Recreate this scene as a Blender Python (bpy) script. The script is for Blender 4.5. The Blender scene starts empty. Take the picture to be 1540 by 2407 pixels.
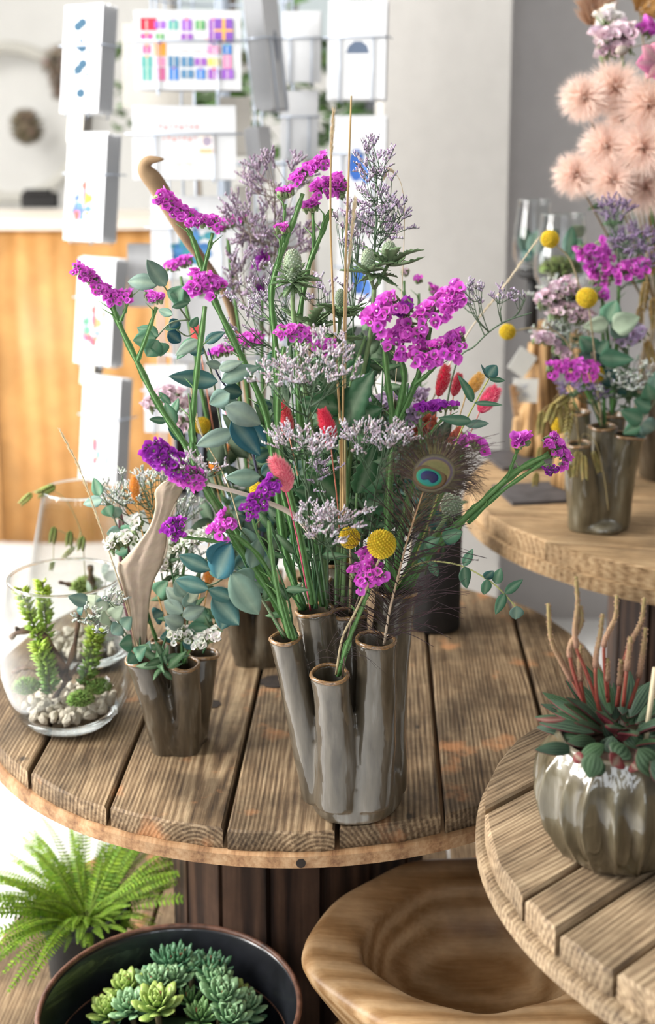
import bpy, math, random
from mathutils import Vector, Matrix, Euler, noise
R = math.radians
rnd = random.Random(11)
S = bpy.context.scene
C = S.collection

# ---------------------------------------------------------------- camera
CAM_H, PITCH, FPX, CXP, CYP = 1.20, R(10.0), 3000.0, 770.0, 850.0
cam_d = bpy.data.cameras.new('camera')
cam = bpy.data.objects.new('camera', cam_d)
C.objects.link(cam)
cam.location = (0, 0, CAM_H)
cam.rotation_euler = (R(90) - PITCH, 0, 0)
cam_d.sensor_fit = 'VERTICAL'
cam_d.sensor_height = 36.0
cam_d.lens = FPX / 2407.0 * 36.0
cam_d.shift_y = -(1203.5 - CYP) / 2407.0
cam_d.clip_start = 0.02
cam_d.dof.use_dof = True
cam_d.dof.focus_distance = 1.25
cam_d.dof.aperture_fstop = 4.0
S.camera = cam

# ---------------------------------------------------------------- world, light, exposure
W = bpy.data.worlds.new('World')
S.world = W
W.use_nodes = True
W.node_tree.nodes['Background'].inputs[0].default_value = (0.95, 0.97, 1.0, 1)
W.node_tree.nodes['Background'].inputs[1].default_value = 0.12

def area(name, loc, target, sx, sy, power, color):
    d = bpy.data.lights.new(name, 'AREA')
    d.shape = 'RECTANGLE'; d.size = sx; d.size_y = sy; d.energy = power; d.color = color
    o = bpy.data.objects.new(name, d)
    C.objects.link(o)
    o.location = loc
    o.rotation_euler = (Vector(target) - Vector(loc)).to_track_quat('-Z', 'Y').to_euler()
    return o
for k in range(2):
    area('shop_window_light', (-2.5, 0.72 + 0.95 * k, 1.95), (0.0, 1.4, 0.7), 0.6, 1.8, 92, (1.0, 0.98, 0.95))
for k in range(3):
    area('camera_side_fill', (-0.75 + 0.95 * k, -2.2, 2.25), (0.1, 1.6, 0.6), 0.45, 1.5, 11, (0.86, 0.93, 1.0))  # soft fill added behind the camera, in panes for crisp glaze highlights
area('rear_window_light', (-2.6, 4.3, 2.6), (-0.9, 3.4, 0.7), 1.8, 1.6, 60, (1.0, 0.98, 0.95))
S.view_settings.view_transform = 'Standard'
S.view_settings.look = 'None'
S.view_settings.exposure = 0.40
S.view_settings.gamma = 1.0
S.view_settings.use_curve_mapping = False
S.cycles.max_bounces = 10
S.cycles.transparent_max_bounces = 24
S.cycles.caustics_reflective = False
S.cycles.caustics_refractive = False

# ---------------------------------------------------------------- measuring helpers: a photo position at a real distance
def ray(u, v):
    dx = (u - CXP) / FPX; dy = -(v - CYP) / FPX
    return Vector((dx, math.cos(PITCH) + dy * math.sin(PITCH), -math.sin(PITCH) + dy * math.cos(PITCH)))
EYE = Vector((0, 0, CAM_H))
def PY(u, v, y):
    d = ray(u, v); return EYE + d * (y / d.y)
def PZ(u, v, z):
    d = ray(u, v); return EYE + d * ((z - CAM_H) / d.z)
def path(pts, ya, yb=None):
    """photo polyline -> points whose distance runs from ya to yb"""
    yb = ya if yb is None else yb
    n = len(pts); L = [0.0]
    for i in range(1, n):
        L.append(L[-1] + math.hypot(pts[i][0] - pts[i-1][0], pts[i][1] - pts[i-1][1]))
    return [PY(p[0], p[1], ya + (yb - ya) * (L[i] / max(L[-1], 1e-6))) for i, p in enumerate(pts)]
def smooth(pts, n=5):
    """Catmull-Rom"""
    if len(pts) < 3: 
        a, b = pts[0], pts[-1]
        return [a.lerp(b, i / n) for i in range(n + 1)]
    P = [pts[0] * 2 - pts[1]] + list(pts) + [pts[-1] * 2 - pts[-2]]
    out = []
    for i in range(1, len(P) - 2):
        p0, p1, p2, p3 = P[i-1], P[i], P[i+1], P[i+2]
        for k in range(n):
            t = k / n
            out.append(0.5 * ((2*p1) + (p2-p0)*t + (2*p0-5*p1+4*p2-p3)*t*t + (3*p1-p0-3*p2+p3)*t*t*t))
    out.append(pts[-1].copy())
    return out
def V(*a): return Vector(a)
def perp(d):
    a = Vector((0, 0, 1)) if abs(d.z) < 0.9 else Vector((1, 0, 0))
    u = d.cross(a).normalized()
    return u, d.cross(u).normalized()
def jit(c, a=0.12, r=rnd):
    k = 1 + r.uniform(-a, a)
    return tuple(max(0, min(1, x * k * (1 + r.uniform(-a * .4, a * .4)))) for x in c[:3])
def mix(a, b, t): return tuple(x + (y - x) * t for x, y in zip(a, b))

# ---------------------------------------------------------------- mesh collector
class MB:
    def __init__(s): s.v = []; s.f = []; s.c = []
    def add(s, vs, fs, col=(1, 1, 1)):
        o = len(s.v)
        s.v.extend(vs)
        s.f.extend([tuple(i + o for i in f) for f in fs])
        if isinstance(col, list): s.c.extend(col)
        else: s.c.extend([col] * len(vs))
        return s
    def tube(s, pts, r0, r1=None, n=6, col=(1, 1, 1), col1=None, cap=True, rf=None):
        r1 = r0 if r1 is None else r1
        m = len(pts); vs = []; fs = []; cs = []
        u = None
        for i, p in enumerate(pts):
            d = (pts[min(i+1, m-1)] - pts[max(i-1, 0)])
            d = d.normalized() if d.length > 1e-9 else V(0, 0, 1)
            if u is None: u, w = perp(d)
            else:
                u = (u - d * u.dot(d)); u = u.normalized() if u.length > 1e-6 else perp(d)[0]
                w = d.cross(u)
            t = i / max(1, m - 1)
            r = (r0 + (r1 - r0) * t) if rf is None else rf(t)
            cc = col if col1 is None else mix(col, col1, t)
            for k in range(n):
                a = 2 * math.pi * k / n
                vs.append(p + (u * math.cos(a) + w * math.sin(a)) * r); cs.append(cc)
        for i in range(m - 1):
            for k in range(n):
                a = i*n + k; b = i*n + (k+1) % n
                fs.append((a, b, b + n, a + n))
        if cap:
            fs.append(tuple(range(n - 1, -1, -1))); fs.append(tuple((m-1)*n + k for k in range(n)))
        return s.add(vs, fs, cs)
    def box(s, c, d, rot=None, col=(1, 1, 1)):
        c = Vector(c); vs = []
        for x in (-.5, .5):
            for y in (-.5, .5):
                for z in (-.5, .5):
                    p = Vector((x * d[0], y * d[1], z * d[2]))
                    if rot is not None: p = rot @ p
                    vs.append(c + p)
        return s.add(vs, [(0,1,3,2),(4,6,7,5),(0,4,5,1),(2,3,7,6),(0,2,6,4),(1,5,7,3)], col)
    def lathe(s, prof, n=48, c=(0, 0, 0), col=(1, 1, 1), close=False, rmod=None):
        c = Vector(c); vs = []; fs = []; m = len(prof)
        for (r, z) in prof:
            for k in range(n):
                a = 2*math.pi*k/n
                rr = r if rmod is None else r * rmod(a, z)
                vs.append(c + Vector((rr*math.cos(a), rr*math.sin(a), z)))
        for i in range(m - 1 + (1 if close else 0)):
            j = (i + 1) % m
            for k in range(n):
                fs.append((i*n + k, i*n + (k+1) % n, j*n + (k+1) % n, j*n + k))
        return s.add(vs, fs, col)
    def octa(s, c, ax, rl, rw, col):
        u, w = perp(ax)
        return s.add([c - ax*rl, c + u*rw, c + w*rw, c - u*rw, c - w*rw, c + ax*rl],
                     [(0,2,1),(0,3,2),(0,4,3),(0,1,4),(5,1,2),(5,2,3),(5,3,4),(5,4,1)], col)
    def blob(s, c, rad, col, seed=0, lump=0.2, nu=10, nv=7, freq=1.3, squash=(1, 1, 1), rot=None):
        vs = []; fs = []
        off = Vector((seed * 3.17, seed * 1.7, seed * 5.3))
        for j in range(nv + 1):
            th = math.pi * j / nv
            for i in range(nu):
                ph = 2*math.pi*i/nu
                d = Vector((math.sin(th)*math.cos(ph), math.sin(th)*math.sin(ph), math.cos(th)))
                k = 1 + lump * noise.noise(d * freq + off) * 2
                p = Vector((d.x*squash[0], d.y*squash[1], d.z*squash[2])) * rad * k
                if rot is not None: p = rot @ p
                vs.append(Vector(c) + p)
        for j in range(nv):
            for i in range(nu):
                a = j*nu + i; b = j*nu + (i+1) % nu
                fs.append((a, a + nu, b + nu, b))
        return s.add(vs, fs, col)
    def mesh(s, name, smooth_=True):
        me = bpy.data.meshes.new(name)
        me.from_pydata([tuple(p) for p in s.v], [], s.f)
        a = me.color_attributes.new('Col', 'FLOAT_COLOR', 'POINT')
        buf = []
        for q in s.c: buf.extend((q[0], q[1], q[2], 1.0))
        a.data.foreach_set('color', buf)
        if smooth_: me.polygons.foreach_set('use_smooth', [True] * len(me.polygons))
        me.update()
        return me
    def build(s, name, mat, parent=None, smooth_=True):
        return obj(name, s.mesh(name, smooth_), mat, parent)

def wloc(o):
    l = Vector((0, 0, 0))
    while o is not None: l = l + o.location; o = o.parent
    return l
def obj(name, me, mat, parent=None, at_world=True):
    o = bpy.data.objects.new(name, me)
    C.objects.link(o)
    if mat is not None and not me.materials: me.materials.append(mat)
    if parent is not None:
        o.parent = parent
        if at_world: o.location = -wloc(parent)
    return o
def tag(o, label, cat, group=None, kind=None):
    o['label'] = label; o['category'] = cat
    if group: o['group'] = group
    if kind: o['kind'] = kind
    return o
def thing(name, label, cat, loc=(0, 0, 0), group=None):
    o = bpy.data.objects.new(name, None)
    C.objects.link(o)
    o.location = loc; o.empty_display_size = 0.02
    return tag(o, label, cat, group)
def struct(o): o['kind'] = 'structure'; return o

# ---------------------------------------------------------------- materials
def new_mat(name):
    m = bpy.data.materials.new(name); m.use_nodes = True
    nt = m.node_tree; return m, nt, nt.nodes['Principled BSDF']
def ND(nt, t, **kw):
    n = nt.nodes.new(t)
    for k, v in kw.items(): setattr(n, k, v)
    return n
def ramp(nt, stops, interp='LINEAR'):
    n = nt.nodes.new('ShaderNodeValToRGB'); e = n.color_ramp.elements
    n.color_ramp.interpolation = interp
    while len(e) < len(stops): e.new(0.5)
    for i, (p, c) in enumerate(stops):
        e[i].position = p; e[i].color = (c[0], c[1], c[2], 1) if not isinstance(c, (int, float)) else (c, c, c, 1)
    return n
def plain(name, col, rough=0.5, metal=0.0, spec=0.5, var=0.0, scale=60, bump=0.0, coat=0.0):
    m, nt, b = new_mat(name)
    b.inputs['Roughness'].default_value = rough; b.inputs['Metallic'].default_value = metal
    b.inputs['Specular IOR Level'].default_value = spec
    b.inputs['Coat Weight'].default_value = coat
    tc = ND(nt, 'ShaderNodeTexCoord'); n = ND(nt, 'ShaderNodeTexNoise')
    n.inputs['Scale'].default_value = scale; n.inputs['Detail'].default_value = 4
    nt.links.new(tc.outputs['Object'], n.inputs['Vector'])
    r = ramp(nt, [(0.3, tuple(x * (1 - var) for x in col)), (0.7, tuple(min(1, x * (1 + var)) for x in col))])
    nt.links.new(n.outputs['Fac'], r.inputs[0]); nt.links.new(r.outputs[0], b.inputs['Base Color'])
    if bump:
        bp = ND(nt, 'ShaderNodeBump'); bp.inputs['Strength'].default_value = bump; bp.inputs['Distance'].default_value = 0.002
        nt.links.new(n.outputs['Fac'], bp.inputs['Height']); nt.links.new(bp.outputs[0], b.inputs['Normal'])
    return m
def vc(name, rough=0.6, spec=0.3, trans=0.0, var=0.12, scale=120, bump=0.0):
    """pigment comes from the mesh colours, with a fine mottling; optional light passing through thin petals"""
    m, nt, b = new_mat(name)
    at = ND(nt, 'ShaderNodeAttribute', attribute_name='Col')
    tc = ND(nt, 'ShaderNodeTexCoord'); n = ND(nt, 'ShaderNodeTexNoise')
    n.inputs['Scale'].default_value = scale; n.inputs['Detail'].default_value = 3
    nt.links.new(tc.outputs['Object'], n.inputs['Vector'])
    hs = ND(nt, 'ShaderNodeHueSaturation')
    mr = ND(nt, 'ShaderNodeMapRange'); mr.inputs[1].default_value = 0.3; mr.inputs[2].default_value = 0.7
    mr.inputs[3].default_value = 1 - var; mr.inputs[4].default_value = 1 + var
    nt.links.new(n.outputs['Fac'], mr.inputs[0]); nt.links.new(mr.outputs[0], hs.inputs['Value'])
    nt.links.new(at.outputs['Color'], hs.inputs['Color']); nt.links.new(hs.outputs[0], b.inputs['Base Color'])
    b.inputs['Roughness'].default_value = rough; b.inputs['Specular IOR Level'].default_value = spec
    if bump:
        bp = ND(nt, 'ShaderNodeBump'); bp.inputs['Strength'].default_value = bump; bp.inputs['Distance'].default_value = 0.001
        nt.links.new(n.outputs['Fac'], bp.inputs['Height']); nt.links.new(bp.outputs[0], b.inputs['Normal'])
    if trans:
        out = nt.nodes['Material Output']; t = ND(nt, 'ShaderNodeBsdfTranslucent'); mx = ND(nt, 'ShaderNodeMixShader')
        mx.inputs[0].default_value = trans
        nt.links.new(hs.outputs[0], t.inputs['Color']); nt.links.new(b.outputs[0], mx.inputs[1]); nt.links.new(t.outputs[0], mx.inputs[2])
        nt.links.new(mx.outputs[0], out.inputs['Surface'])
    return m
def wood(name, dark, mid, light, rough=0.65, ring=34.0, dist=3.0, spots=0.0, paint=None, bump=0.5, stretch=1.0, grime=0.35, fine=0.62):
    """grain along local X"""
    m, nt, b = new_mat(name); L = nt.links.new
    tc = ND(nt, 'ShaderNodeTexCoord'); oi = ND(nt, 'ShaderNodeObjectInfo')
    cx = ND(nt, 'ShaderNodeCombineXYZ'); ml = ND(nt, 'ShaderNodeMath', operation='MULTIPLY'); ml.inputs[1].default_value = 7.0
    L(oi.outputs['Random'], ml.inputs[0]); 
    for i in range(3): L(ml.outputs[0], cx.inputs[i])
    ad = ND(nt, 'ShaderNodeVectorMath', operation='ADD'); L(tc.outputs['Object'], ad.inputs[0]); L(cx.outputs[0], ad.inputs[1])
    # growth rings round a pith that runs a little askew under each board -> arched and straight figure
    oy = ND(nt, 'ShaderNodeMapRange'); oy.inputs[3].default_value = -0.07; oy.inputs[4].default_value = 0.07; L(oi.outputs['Random'], oy.inputs[0])
    co = ND(nt, 'ShaderNodeCombineXYZ'); L(oy.outputs[0], co.inputs[1]); co.inputs[2].default_value = 0.035
    a2 = ND(nt, 'ShaderNodeVectorMath', operation='ADD'); L(tc.outputs['Object'], a2.inputs[0]); L(co.outputs[0], a2.inputs[1])
    wn = ND(nt, 'ShaderNodeTexNoise'); wn.inputs['Scale'].default_value = 7; wn.inputs['Detail'].default_value = 2
    mpw = ND(nt, 'ShaderNodeMapping'); mpw.inputs['Scale'].default_value = (0.22, 1, 1); L(ad.outputs[0], mpw.inputs['Vector']); L(mpw.outputs[0], wn.inputs['Vector'])
    wsub = ND(nt, 'ShaderNodeVectorMath', operation='SUBTRACT'); L(wn.outputs['Color'], wsub.inputs[0]); wsub.inputs[1].default_value = (.5, .5, .5)
    wsc = ND(nt, 'ShaderNodeVectorMath', operation='SCALE'); wsc.inputs['Scale'].default_value = 0.014 * dist; L(wsub.outputs[0], wsc.inputs[0])
    a3 = ND(nt, 'ShaderNodeVectorMath', operation='ADD'); L(a2.outputs[0], a3.inputs[0]); L(wsc.outputs[0], a3.inputs[1])
    mp = ND(nt, 'ShaderNodeMapping'); mp.inputs['Scale'].default_value = (0.10 * stretch, 1, 1); mp.inputs['Rotation'].default_value = (0, R(5), R(3)); L(a3.outputs[0], mp.inputs['Vector'])
    wv = ND(nt, 'ShaderNodeTexWave', wave_type='RINGS', rings_direction='X', wave_profile='SIN')
    wv.inputs['Scale'].default_value = ring; wv.inputs['Distortion'].default_value = 0.6; wv.inputs['Detail'].default_value = 2.0
    wv.inputs['Detail Scale'].default_value = 1.0; wv.inputs['Detail Roughness'].default_value = 0.5
    L(mp.outputs[0], wv.inputs['Vector'])
    fn = ND(nt, 'ShaderNodeTexNoise'); fn.inputs['Scale'].default_value = 210; fn.inputs['Detail'].default_value = 6; fn.inputs['Roughness'].default_value = 0.6
    mp2 = ND(nt, 'ShaderNodeMapping'); mp2.inputs['Scale'].default_value = (0.06, 1, 1); L(ad.outputs[0], mp2.inputs['Vector']); L(mp2.outputs[0], fn.inputs['Vector'])
    mxf = ND(nt, 'ShaderNodeMix', data_type='FLOAT'); mxf.inputs[0].default_value = fine
    L(wv.outputs['Fac'], mxf.inputs[2]); L(fn.outputs['Fac'], mxf.inputs[3])
    rp = ramp(nt, [(0.26, dark), (0.47, mid), (0.70, light)]); L(mxf.outputs[0], rp.inputs[0])
    big = ND(nt, 'ShaderNodeTexNoise'); big.inputs['Scale'].default_value = 9; big.inputs['Detail'].default_value = 5; big.inputs['Roughness'].default_value = 0.65
    L(ad.outputs[0], big.inputs['Vector'])
    gr = ramp(nt, [(0.38, 1 - grime), (0.62, 1.0)]); L(big.outputs['Fac'], gr.inputs[0])
    mu = ND(nt, 'ShaderNodeMix', data_type='RGBA', blend_type='MULTIPLY'); mu.inputs[0].default_value = 1.0
    L(rp.outputs[0], mu.inputs[6]); L(gr.outputs[0], mu.inputs[7])
    col = mu.outputs[2]
    if spots:
        mp3 = ND(nt, 'ShaderNodeMapping'); mp3.inputs['Scale'].default_value = (0.55, 1, 1); L(ad.outputs[0], mp3.inputs['Vector'])
        vo = ND(nt, 'ShaderNodeTexVoronoi'); vo.inputs['Scale'].default_value = 26; L(mp3.outputs[0], vo.inputs['Vector'])
        wob = ND(nt, 'ShaderNodeMath', operation='MULTIPLY_ADD'); wob.inputs[1].default_value = 0.16; L(fn.outputs['Fac'], wob.inputs[0]); L(vo.outputs['Distance'], wob.inputs[2])
        sp = ramp(nt, [(0.13, 1.0), (0.19, 0.0)]); L(wob.outputs[0], sp.inputs[0])
        sc = ND(nt, 'ShaderNodeSeparateColor'); L(vo.outputs['Color'], sc.inputs[0])
        gt = ND(nt, 'ShaderNodeMath', operation='LESS_THAN'); gt.inputs[1].default_value = spots; L(sc.outputs[0], gt.inputs[0])
        pr = ND(nt, 'ShaderNodeMath', operation='MULTIPLY'); L(sp.outputs[0], pr.inputs[0]); L(gt.outputs[0], pr.inputs[1])
        pr2 = ND(nt, 'ShaderNodeMath', operation='MULTIPLY'); pr2.inputs[1].default_value = 0.85; L(pr.outputs[0], pr2.inputs[0])
        mk = ND(nt, 'ShaderNodeMix', data_type='RGBA'); L(pr2.outputs[0], mk.inputs[0]); L(col, mk.inputs[6]); mk.inputs[7].default_value = (0.03, 0.022, 0.016, 1)
        col = mk.outputs[2]
    if paint:
        pn = ND(nt, 'ShaderNodeTexNoise'); pn.inputs['Scale'].default_value = 13; pn.inputs['Detail'].default_value = 7; L(tc.outputs['Object'], pn.inputs['Vector'])
        pp = ramp(nt, [(0.60, 0.0), (0.68, 0.55)]); L(pn.outputs['Fac'], pp.inputs[0])
        mk = ND(nt, 'ShaderNodeMix', data_type='RGBA'); L(pp.outputs[0], mk.inputs[0]); L(col, mk.inputs[6]); mk.inputs[7].default_value = (*paint, 1)
        col = mk.outputs[2]
    L(col, b.inputs['Base Color']); b.inputs['Roughness'].default_value = rough; b.inputs['Specular IOR Level'].default_value = 0.3
    bp = ND(nt, 'ShaderNodeBump'); bp.inputs['Strength'].default_value = bump; bp.inputs['Distance'].default_value = 0.0015
    L(mxf.outputs[0], bp.inputs['Height']); L(bp.outputs[0], b.inputs['Normal'])
    return m
def glaze(name, lo, hi, edge, sheen=1.0):
    """iridescent grey-olive stoneware glaze running down the pot, streaks heightened to imitate reflections"""
    m, nt, b = new_mat(name); L = nt.links.new
    tc = ND(nt, 'ShaderNodeTexCoord'); mp = ND(nt, 'ShaderNodeMapping'); mp.inputs['Scale'].default_value = (1, 1, 0.14); L(tc.outputs['Object'], mp.inputs['Vector'])
    n = ND(nt, 'ShaderNodeTexNoise'); n.inputs['Scale'].default_value = 75; n.inputs['Detail'].default_value = 6; L(mp.outputs[0], n.inputs['Vector'])
    r = ramp(nt, [(0.36, lo), (0.47, mix(lo, hi, .6)), (0.58, hi), (0.70, edge)]); L(n.outputs['Fac'], r.inputs[0]); L(r.outputs[0], b.inputs['Base Color'])  # streak contrast raised in the base colour, standing in for window reflections
    b.inputs['Roughness'].default_value = 0.38; b.inputs['Metallic'].default_value = 0.1; b.inputs['Specular IOR Level'].default_value = 0.4
    b.inputs['Coat Weight'].default_value = 1.0 * sheen; b.inputs['Coat IOR'].default_value = 1.55; b.inputs['Coat Roughness'].default_value = 0.05
    n2 = ND(nt, 'ShaderNodeTexNoise'); n2.inputs['Scale'].default_value = 55; n2.inputs['Detail'].default_value = 3
    mp2 = ND(nt, 'ShaderNodeMapping'); mp2.inputs['Scale'].default_value = (1, 1, 0.35); L(tc.outputs['Object'], mp2.inputs['Vector']); L(mp2.outputs[0], n2.inputs['Vector'])
    bp = ND(nt, 'ShaderNodeBump'); bp.inputs['Strength'].default_value = 0.35; bp.inputs['Distance'].default_value = 0.004
    L(n2.outputs['Fac'], bp.inputs['Height']); L(bp.outputs[0], b.inputs['Normal']); L(bp.outputs[0], b.inputs['Coat Normal'])
    return m
def thin_glass(name):
    m, nt, b = new_mat(name); L = nt.links.new
    out = nt.nodes['Material Output']; nt.nodes.remove(b)
    tr = ND(nt, 'ShaderNodeBsdfTransparent'); tr.inputs[0].default_value = (0.965, 0.975, 0.975, 1)
    gl = ND(nt, 'ShaderNodeBsdfGlossy'); gl.inputs['Roughness'].default_value = 0.02
    lw = ND(nt, 'ShaderNodeLayerWeight'); lw.inputs['Blend'].default_value = 0.5
    pw = ND(nt, 'ShaderNodeMath', operation='POWER'); pw.inputs[1].default_value = 3.2; L(lw.outputs['Facing'], pw.inputs[0])
    fr = ND(nt, 'ShaderNodeMapRange'); fr.inputs[3].default_value = 0.03; fr.inputs[4].default_value = 0.9; L(pw.outputs[0], fr.inputs[0])
    n = ND(nt, 'ShaderNodeTexNoise'); n.inputs['Scale'].default_value = 30; bp = ND(nt, 'ShaderNodeBump'); bp.inputs['Strength'].default_value = 0.02
    tc = ND(nt, 'ShaderNodeTexCoord'); L(tc.outputs['Object'], n.inputs['Vector']); L(n.outputs['Fac'], bp.inputs['Height']); L(bp.outputs[0], gl.inputs['Normal'])
    mx = ND(nt, 'ShaderNodeMixShader'); L(fr.outputs[0], mx.inputs[0]); L(tr.outputs[0], mx.inputs[1]); L(gl.outputs[0], mx.inputs[2]); L(mx.outputs[0], out.inputs['Surface'])
    return m

M = {}
M['table'] = wood('weathered_spool_wood', (0.055, 0.031, 0.016), (0.195, 0.124, 0.066), (0.41, 0.295, 0.175), ring=66, dist=2.6, spots=0.26, fine=0.80, paint=(0.50, 0.22, 0.09), bump=0.7, grime=0.6)
M['ply'] = wood('orange_spool_ply', (0.20, 0.095, 0.045), (0.38, 0.21, 0.10), (0.52, 0.33, 0.18), ring=9, bump=0.3, grime=0.35, fine=0.8)
M['grey_wood'] = wood('greyed_spool_wood', (0.085, 0.052, 0.030), (0.29, 0.20, 0.118), (0.50, 0.375, 0.235), ring=70, dist=3, spots=0.16, fine=0.84, bump=0.9, grime=0.45)
M['honey_wood'] = wood('honey_spool_wood', (0.13, 0.07, 0.03), (0.37, 0.235, 0.12), (0.55, 0.39, 0.22), ring=44, spots=0.12, fine=0.85, bump=0.5, grime=0.4)
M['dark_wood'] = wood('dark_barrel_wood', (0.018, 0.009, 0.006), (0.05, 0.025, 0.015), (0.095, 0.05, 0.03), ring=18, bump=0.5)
M['counter_wood'] = wood('counter_veneer', (0.50, 0.245, 0.075), (0.575, 0.29, 0.095), (0.63, 0.335, 0.12), ring=5, dist=4, rough=0.45, bump=0.05, stretch=2.0, grime=0.22)
M['teak'] = wood('teak_bowl_wood', (0.33, 0.18, 0.075), (0.44, 0.265, 0.125), (0.56, 0.37, 0.20), ring=14, dist=5, rough=0.42, bump=0.1, stretch=8.0, grime=0.4)
M['drift'] = wood('driftwood', (0.10, 0.05, 0.018), (0.31, 0.17, 0.065), (0.47, 0.29, 0.13), ring=24, dist=4, bump=0.8)
M['root'] = wood('terrarium_root_wood', (0.04, 0.02, 0.012), (0.14, 0.075, 0.045), (0.24, 0.14, 0.085), ring=30, bump=0.9)
M['glaze'] = glaze('grey_olive_glaze', (0.036, 0.026, 0.014), (0.090, 0.073, 0.050), (0.18, 0.165, 0.14))
M['glaze_brown'] = glaze('brown_olive_glaze', (0.035, 0.024, 0.013), (0.085, 0.064, 0.040), (0.16, 0.14, 0.105))
M['glaze_green'] = glaze('green_olive_glaze', (0.045, 0.034, 0.016), (0.11, 0.09, 0.052), (0.19, 0.172, 0.125))
M['rim'] = plain('ochre_rim_glaze', (0.22, 0.12, 0.05), 0.25, var=0.5, scale=220, coat=1.0, bump=0.2)
M['glass'] = thin_glass('clear_glass')
M['slate'] = plain('slate', (0.06, 0.055, 0.058), 0.6, var=0.3, scale=40, bump=0.3)
M['black_pot'] = plain('black_pot', (0.012, 0.011, 0.011), 0.7, var=0.3)
M['tub'] = plain('black_enamel', (0.009, 0.010, 0.013), 0.34, var=0.5, scale=30, bump=0.15, coat=0.4)
M['tub_rust'] = plain('chipped_rim', (0.12, 0.055, 0.035), 0.5, var=0.7, scale=70, bump=0.3)
M['wire'] = plain('wire_steel', (0.46, 0.52, 0.62), 0.35, metal=0.55)
M['paper'] = plain('card_paper', (0.60, 0.605, 0.62), 0.7, var=0.015)
M['cream_paper'] = plain('cream_paper', (0.50, 0.475, 0.43), 0.75, var=0.03)
M['print'] = vc('card_print', 0.7, 0.2, var=0.06)
M['tagpaper'] = plain('tag_paper', (0.82, 0.83, 0.80), 0.8, var=0.02)
M['petal'] = vc('petal', 0.6, 0.25, 0.30, 0.10, 300)
M['leaf'] = vc('leaf', 0.62, 0.22, 0.14, 0.13, 90, 0.15)
M['stem'] = vc('stem', 0.5, 0.35, 0.05, 0.15, 200, 0.2)
M['fuzz'] = vc('fuzz', 0.8, 0.1, 0.30, 0.06, 200)
M['dry'] = vc('dried_leaf', 0.7, 0.2, 0.12, 0.10, 60, 0.35)
M['feather'] = vc('feather', 0.5, 0.35, 0.0, 0.12, 400)
M['stone'] = plain('pebble', (0.55, 0.48, 0.385), 0.75, var=0.3, scale=50, bump=0.3)
M['moss'] = vc('moss', 0.8, 0.1, 0.1, 0.2)
M['leaf_thick'] = vc('succulent_leaf', 0.42, 0.45, 0.0, 0.10, 70)

# ================================================================ the room
T = 0.517                                   # top of the large spool table
def plane_box(name, x0, x1, y0, y1, z0, z1, mat):
    b = MB(); b.box(((x0+x1)/2, (y0+y1)/2, (z0+z1)/2), (x1-x0, y1-y0, z1-z0))
    return struct(b.build(name, mat, None, False))
M['floor'] = plain('pale_terrazzo', (0.80, 0.80, 0.79), 0.35, var=0.08, scale=14)
M['pillar'] = plain('pillar_plaster', (0.50, 0.48, 0.455), 0.9, var=0.03, scale=25, bump=0.15)
M['wall'] = plain('grey_plaster', (0.50, 0.475, 0.47), 0.9, var=0.03, scale=25, bump=0.15)
M['farwall'] = plain('far_plaster', (0.84, 0.83, 0.80), 0.9, var=0.02, scale=8)
M['frame_dark'] = plain('dark_frame', (0.10, 0.07, 0.05), 0.6, var=0.2)
plane_box('floor', -6, 5, -4, 8, -0.05, 0.0, M['floor'])
plane_box('wall_pillar', 0.12, 0.392, 2.80, 3.25, 0, 3.2, M['pillar'])
plane_box('wall_back', 0.392, 4.0, 3.06, 3.25, 0, 3.2, M['wall'])
plane_box('wall_far', -6, 0.12, 6.4, 6.5, 0, 3.2, M['farwall'])
plane_box('ceiling', -6, 5, -4, 8, 3.2, 3.3, M['farwall'])
w = plane_box('window_1', -0.75, 0.12, 6.34, 6.40, 1.55, 2.6, M['frame_dark'])
pane = plain('window_pane', (0.62, 0.70, 0.72), 0.15)
for i in range(3):
    b = MB(); b.box((-0.60 + i * 0.29, 6.335, 2.07), (0.25, 0.012, 0.92)); b.build('pane', pane, w, False)

# curved reception counter
cc = thing('shop_counter', 'curved honey-coloured wooden shop counter behind the card rack', 'counter', (-0.80, 4.85, 0))
CR, CZ = 1.18, 0.968
a0, a1 = R(185), R(287)
npan = 4
for i in range(npan):
    s0 = a0 + (a1 - a0) * i / npan + 0.002; s1 = a0 + (a1 - a0) * (i + 1) / npan - 0.002
    b = MB(); vs = []; k = 6
    ca = (s0 + s1) / 2
    for j in range(k + 1):
        a = s0 + (s1 - s0) * j / k
        for (r, z) in ((CR, 0.0), (CR, CZ - 0.03), (CR - 0.03, CZ - 0.03), (CR - 0.03, 0.0)):
            # local X = up so that the grain stands upright
            vs.append(V(z, r * math.sin(a - ca), CR - r * math.cos(a - ca)))
    fs = []
    for j in range(k):
        for q in range(4):
            fs.append((j*4 + q, j*4 + (q+1) % 4, (j+1)*4 + (q+1) % 4, (j+1)*4 + q))
    fs += [(0, 1, 2, 3), (k*4+3, k*4+2, k*4+1, k*4)]
    b.add(vs, fs)
    o = b.build('counter_panel', M['counter_wood'], cc, True)
    rad = V(math.cos(ca), math.sin(ca), 0); tan = V(-math.sin(ca), math.cos(ca), 0)
    o.matrix_local = Matrix((( 0, tan.x, -rad.x, rad.x*CR), (0, tan.y, -rad.y, rad.y*CR), (1, 0, 0, 0), (0, 0, 0, 1)))
b = MB(); vs = []; fs = []; k = 40
for j in range(k + 1):
    a = a0 + (a1 - a0) * j / k
    for (r, z) in ((CR + .03, CZ - .03), (CR + .03, CZ), (CR - 0.45, CZ), (CR - 0.45, CZ - .03)):
        vs.append(V(-0.80 + r*math.cos(a), 4.85 + r*math.sin(a), z))
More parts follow.
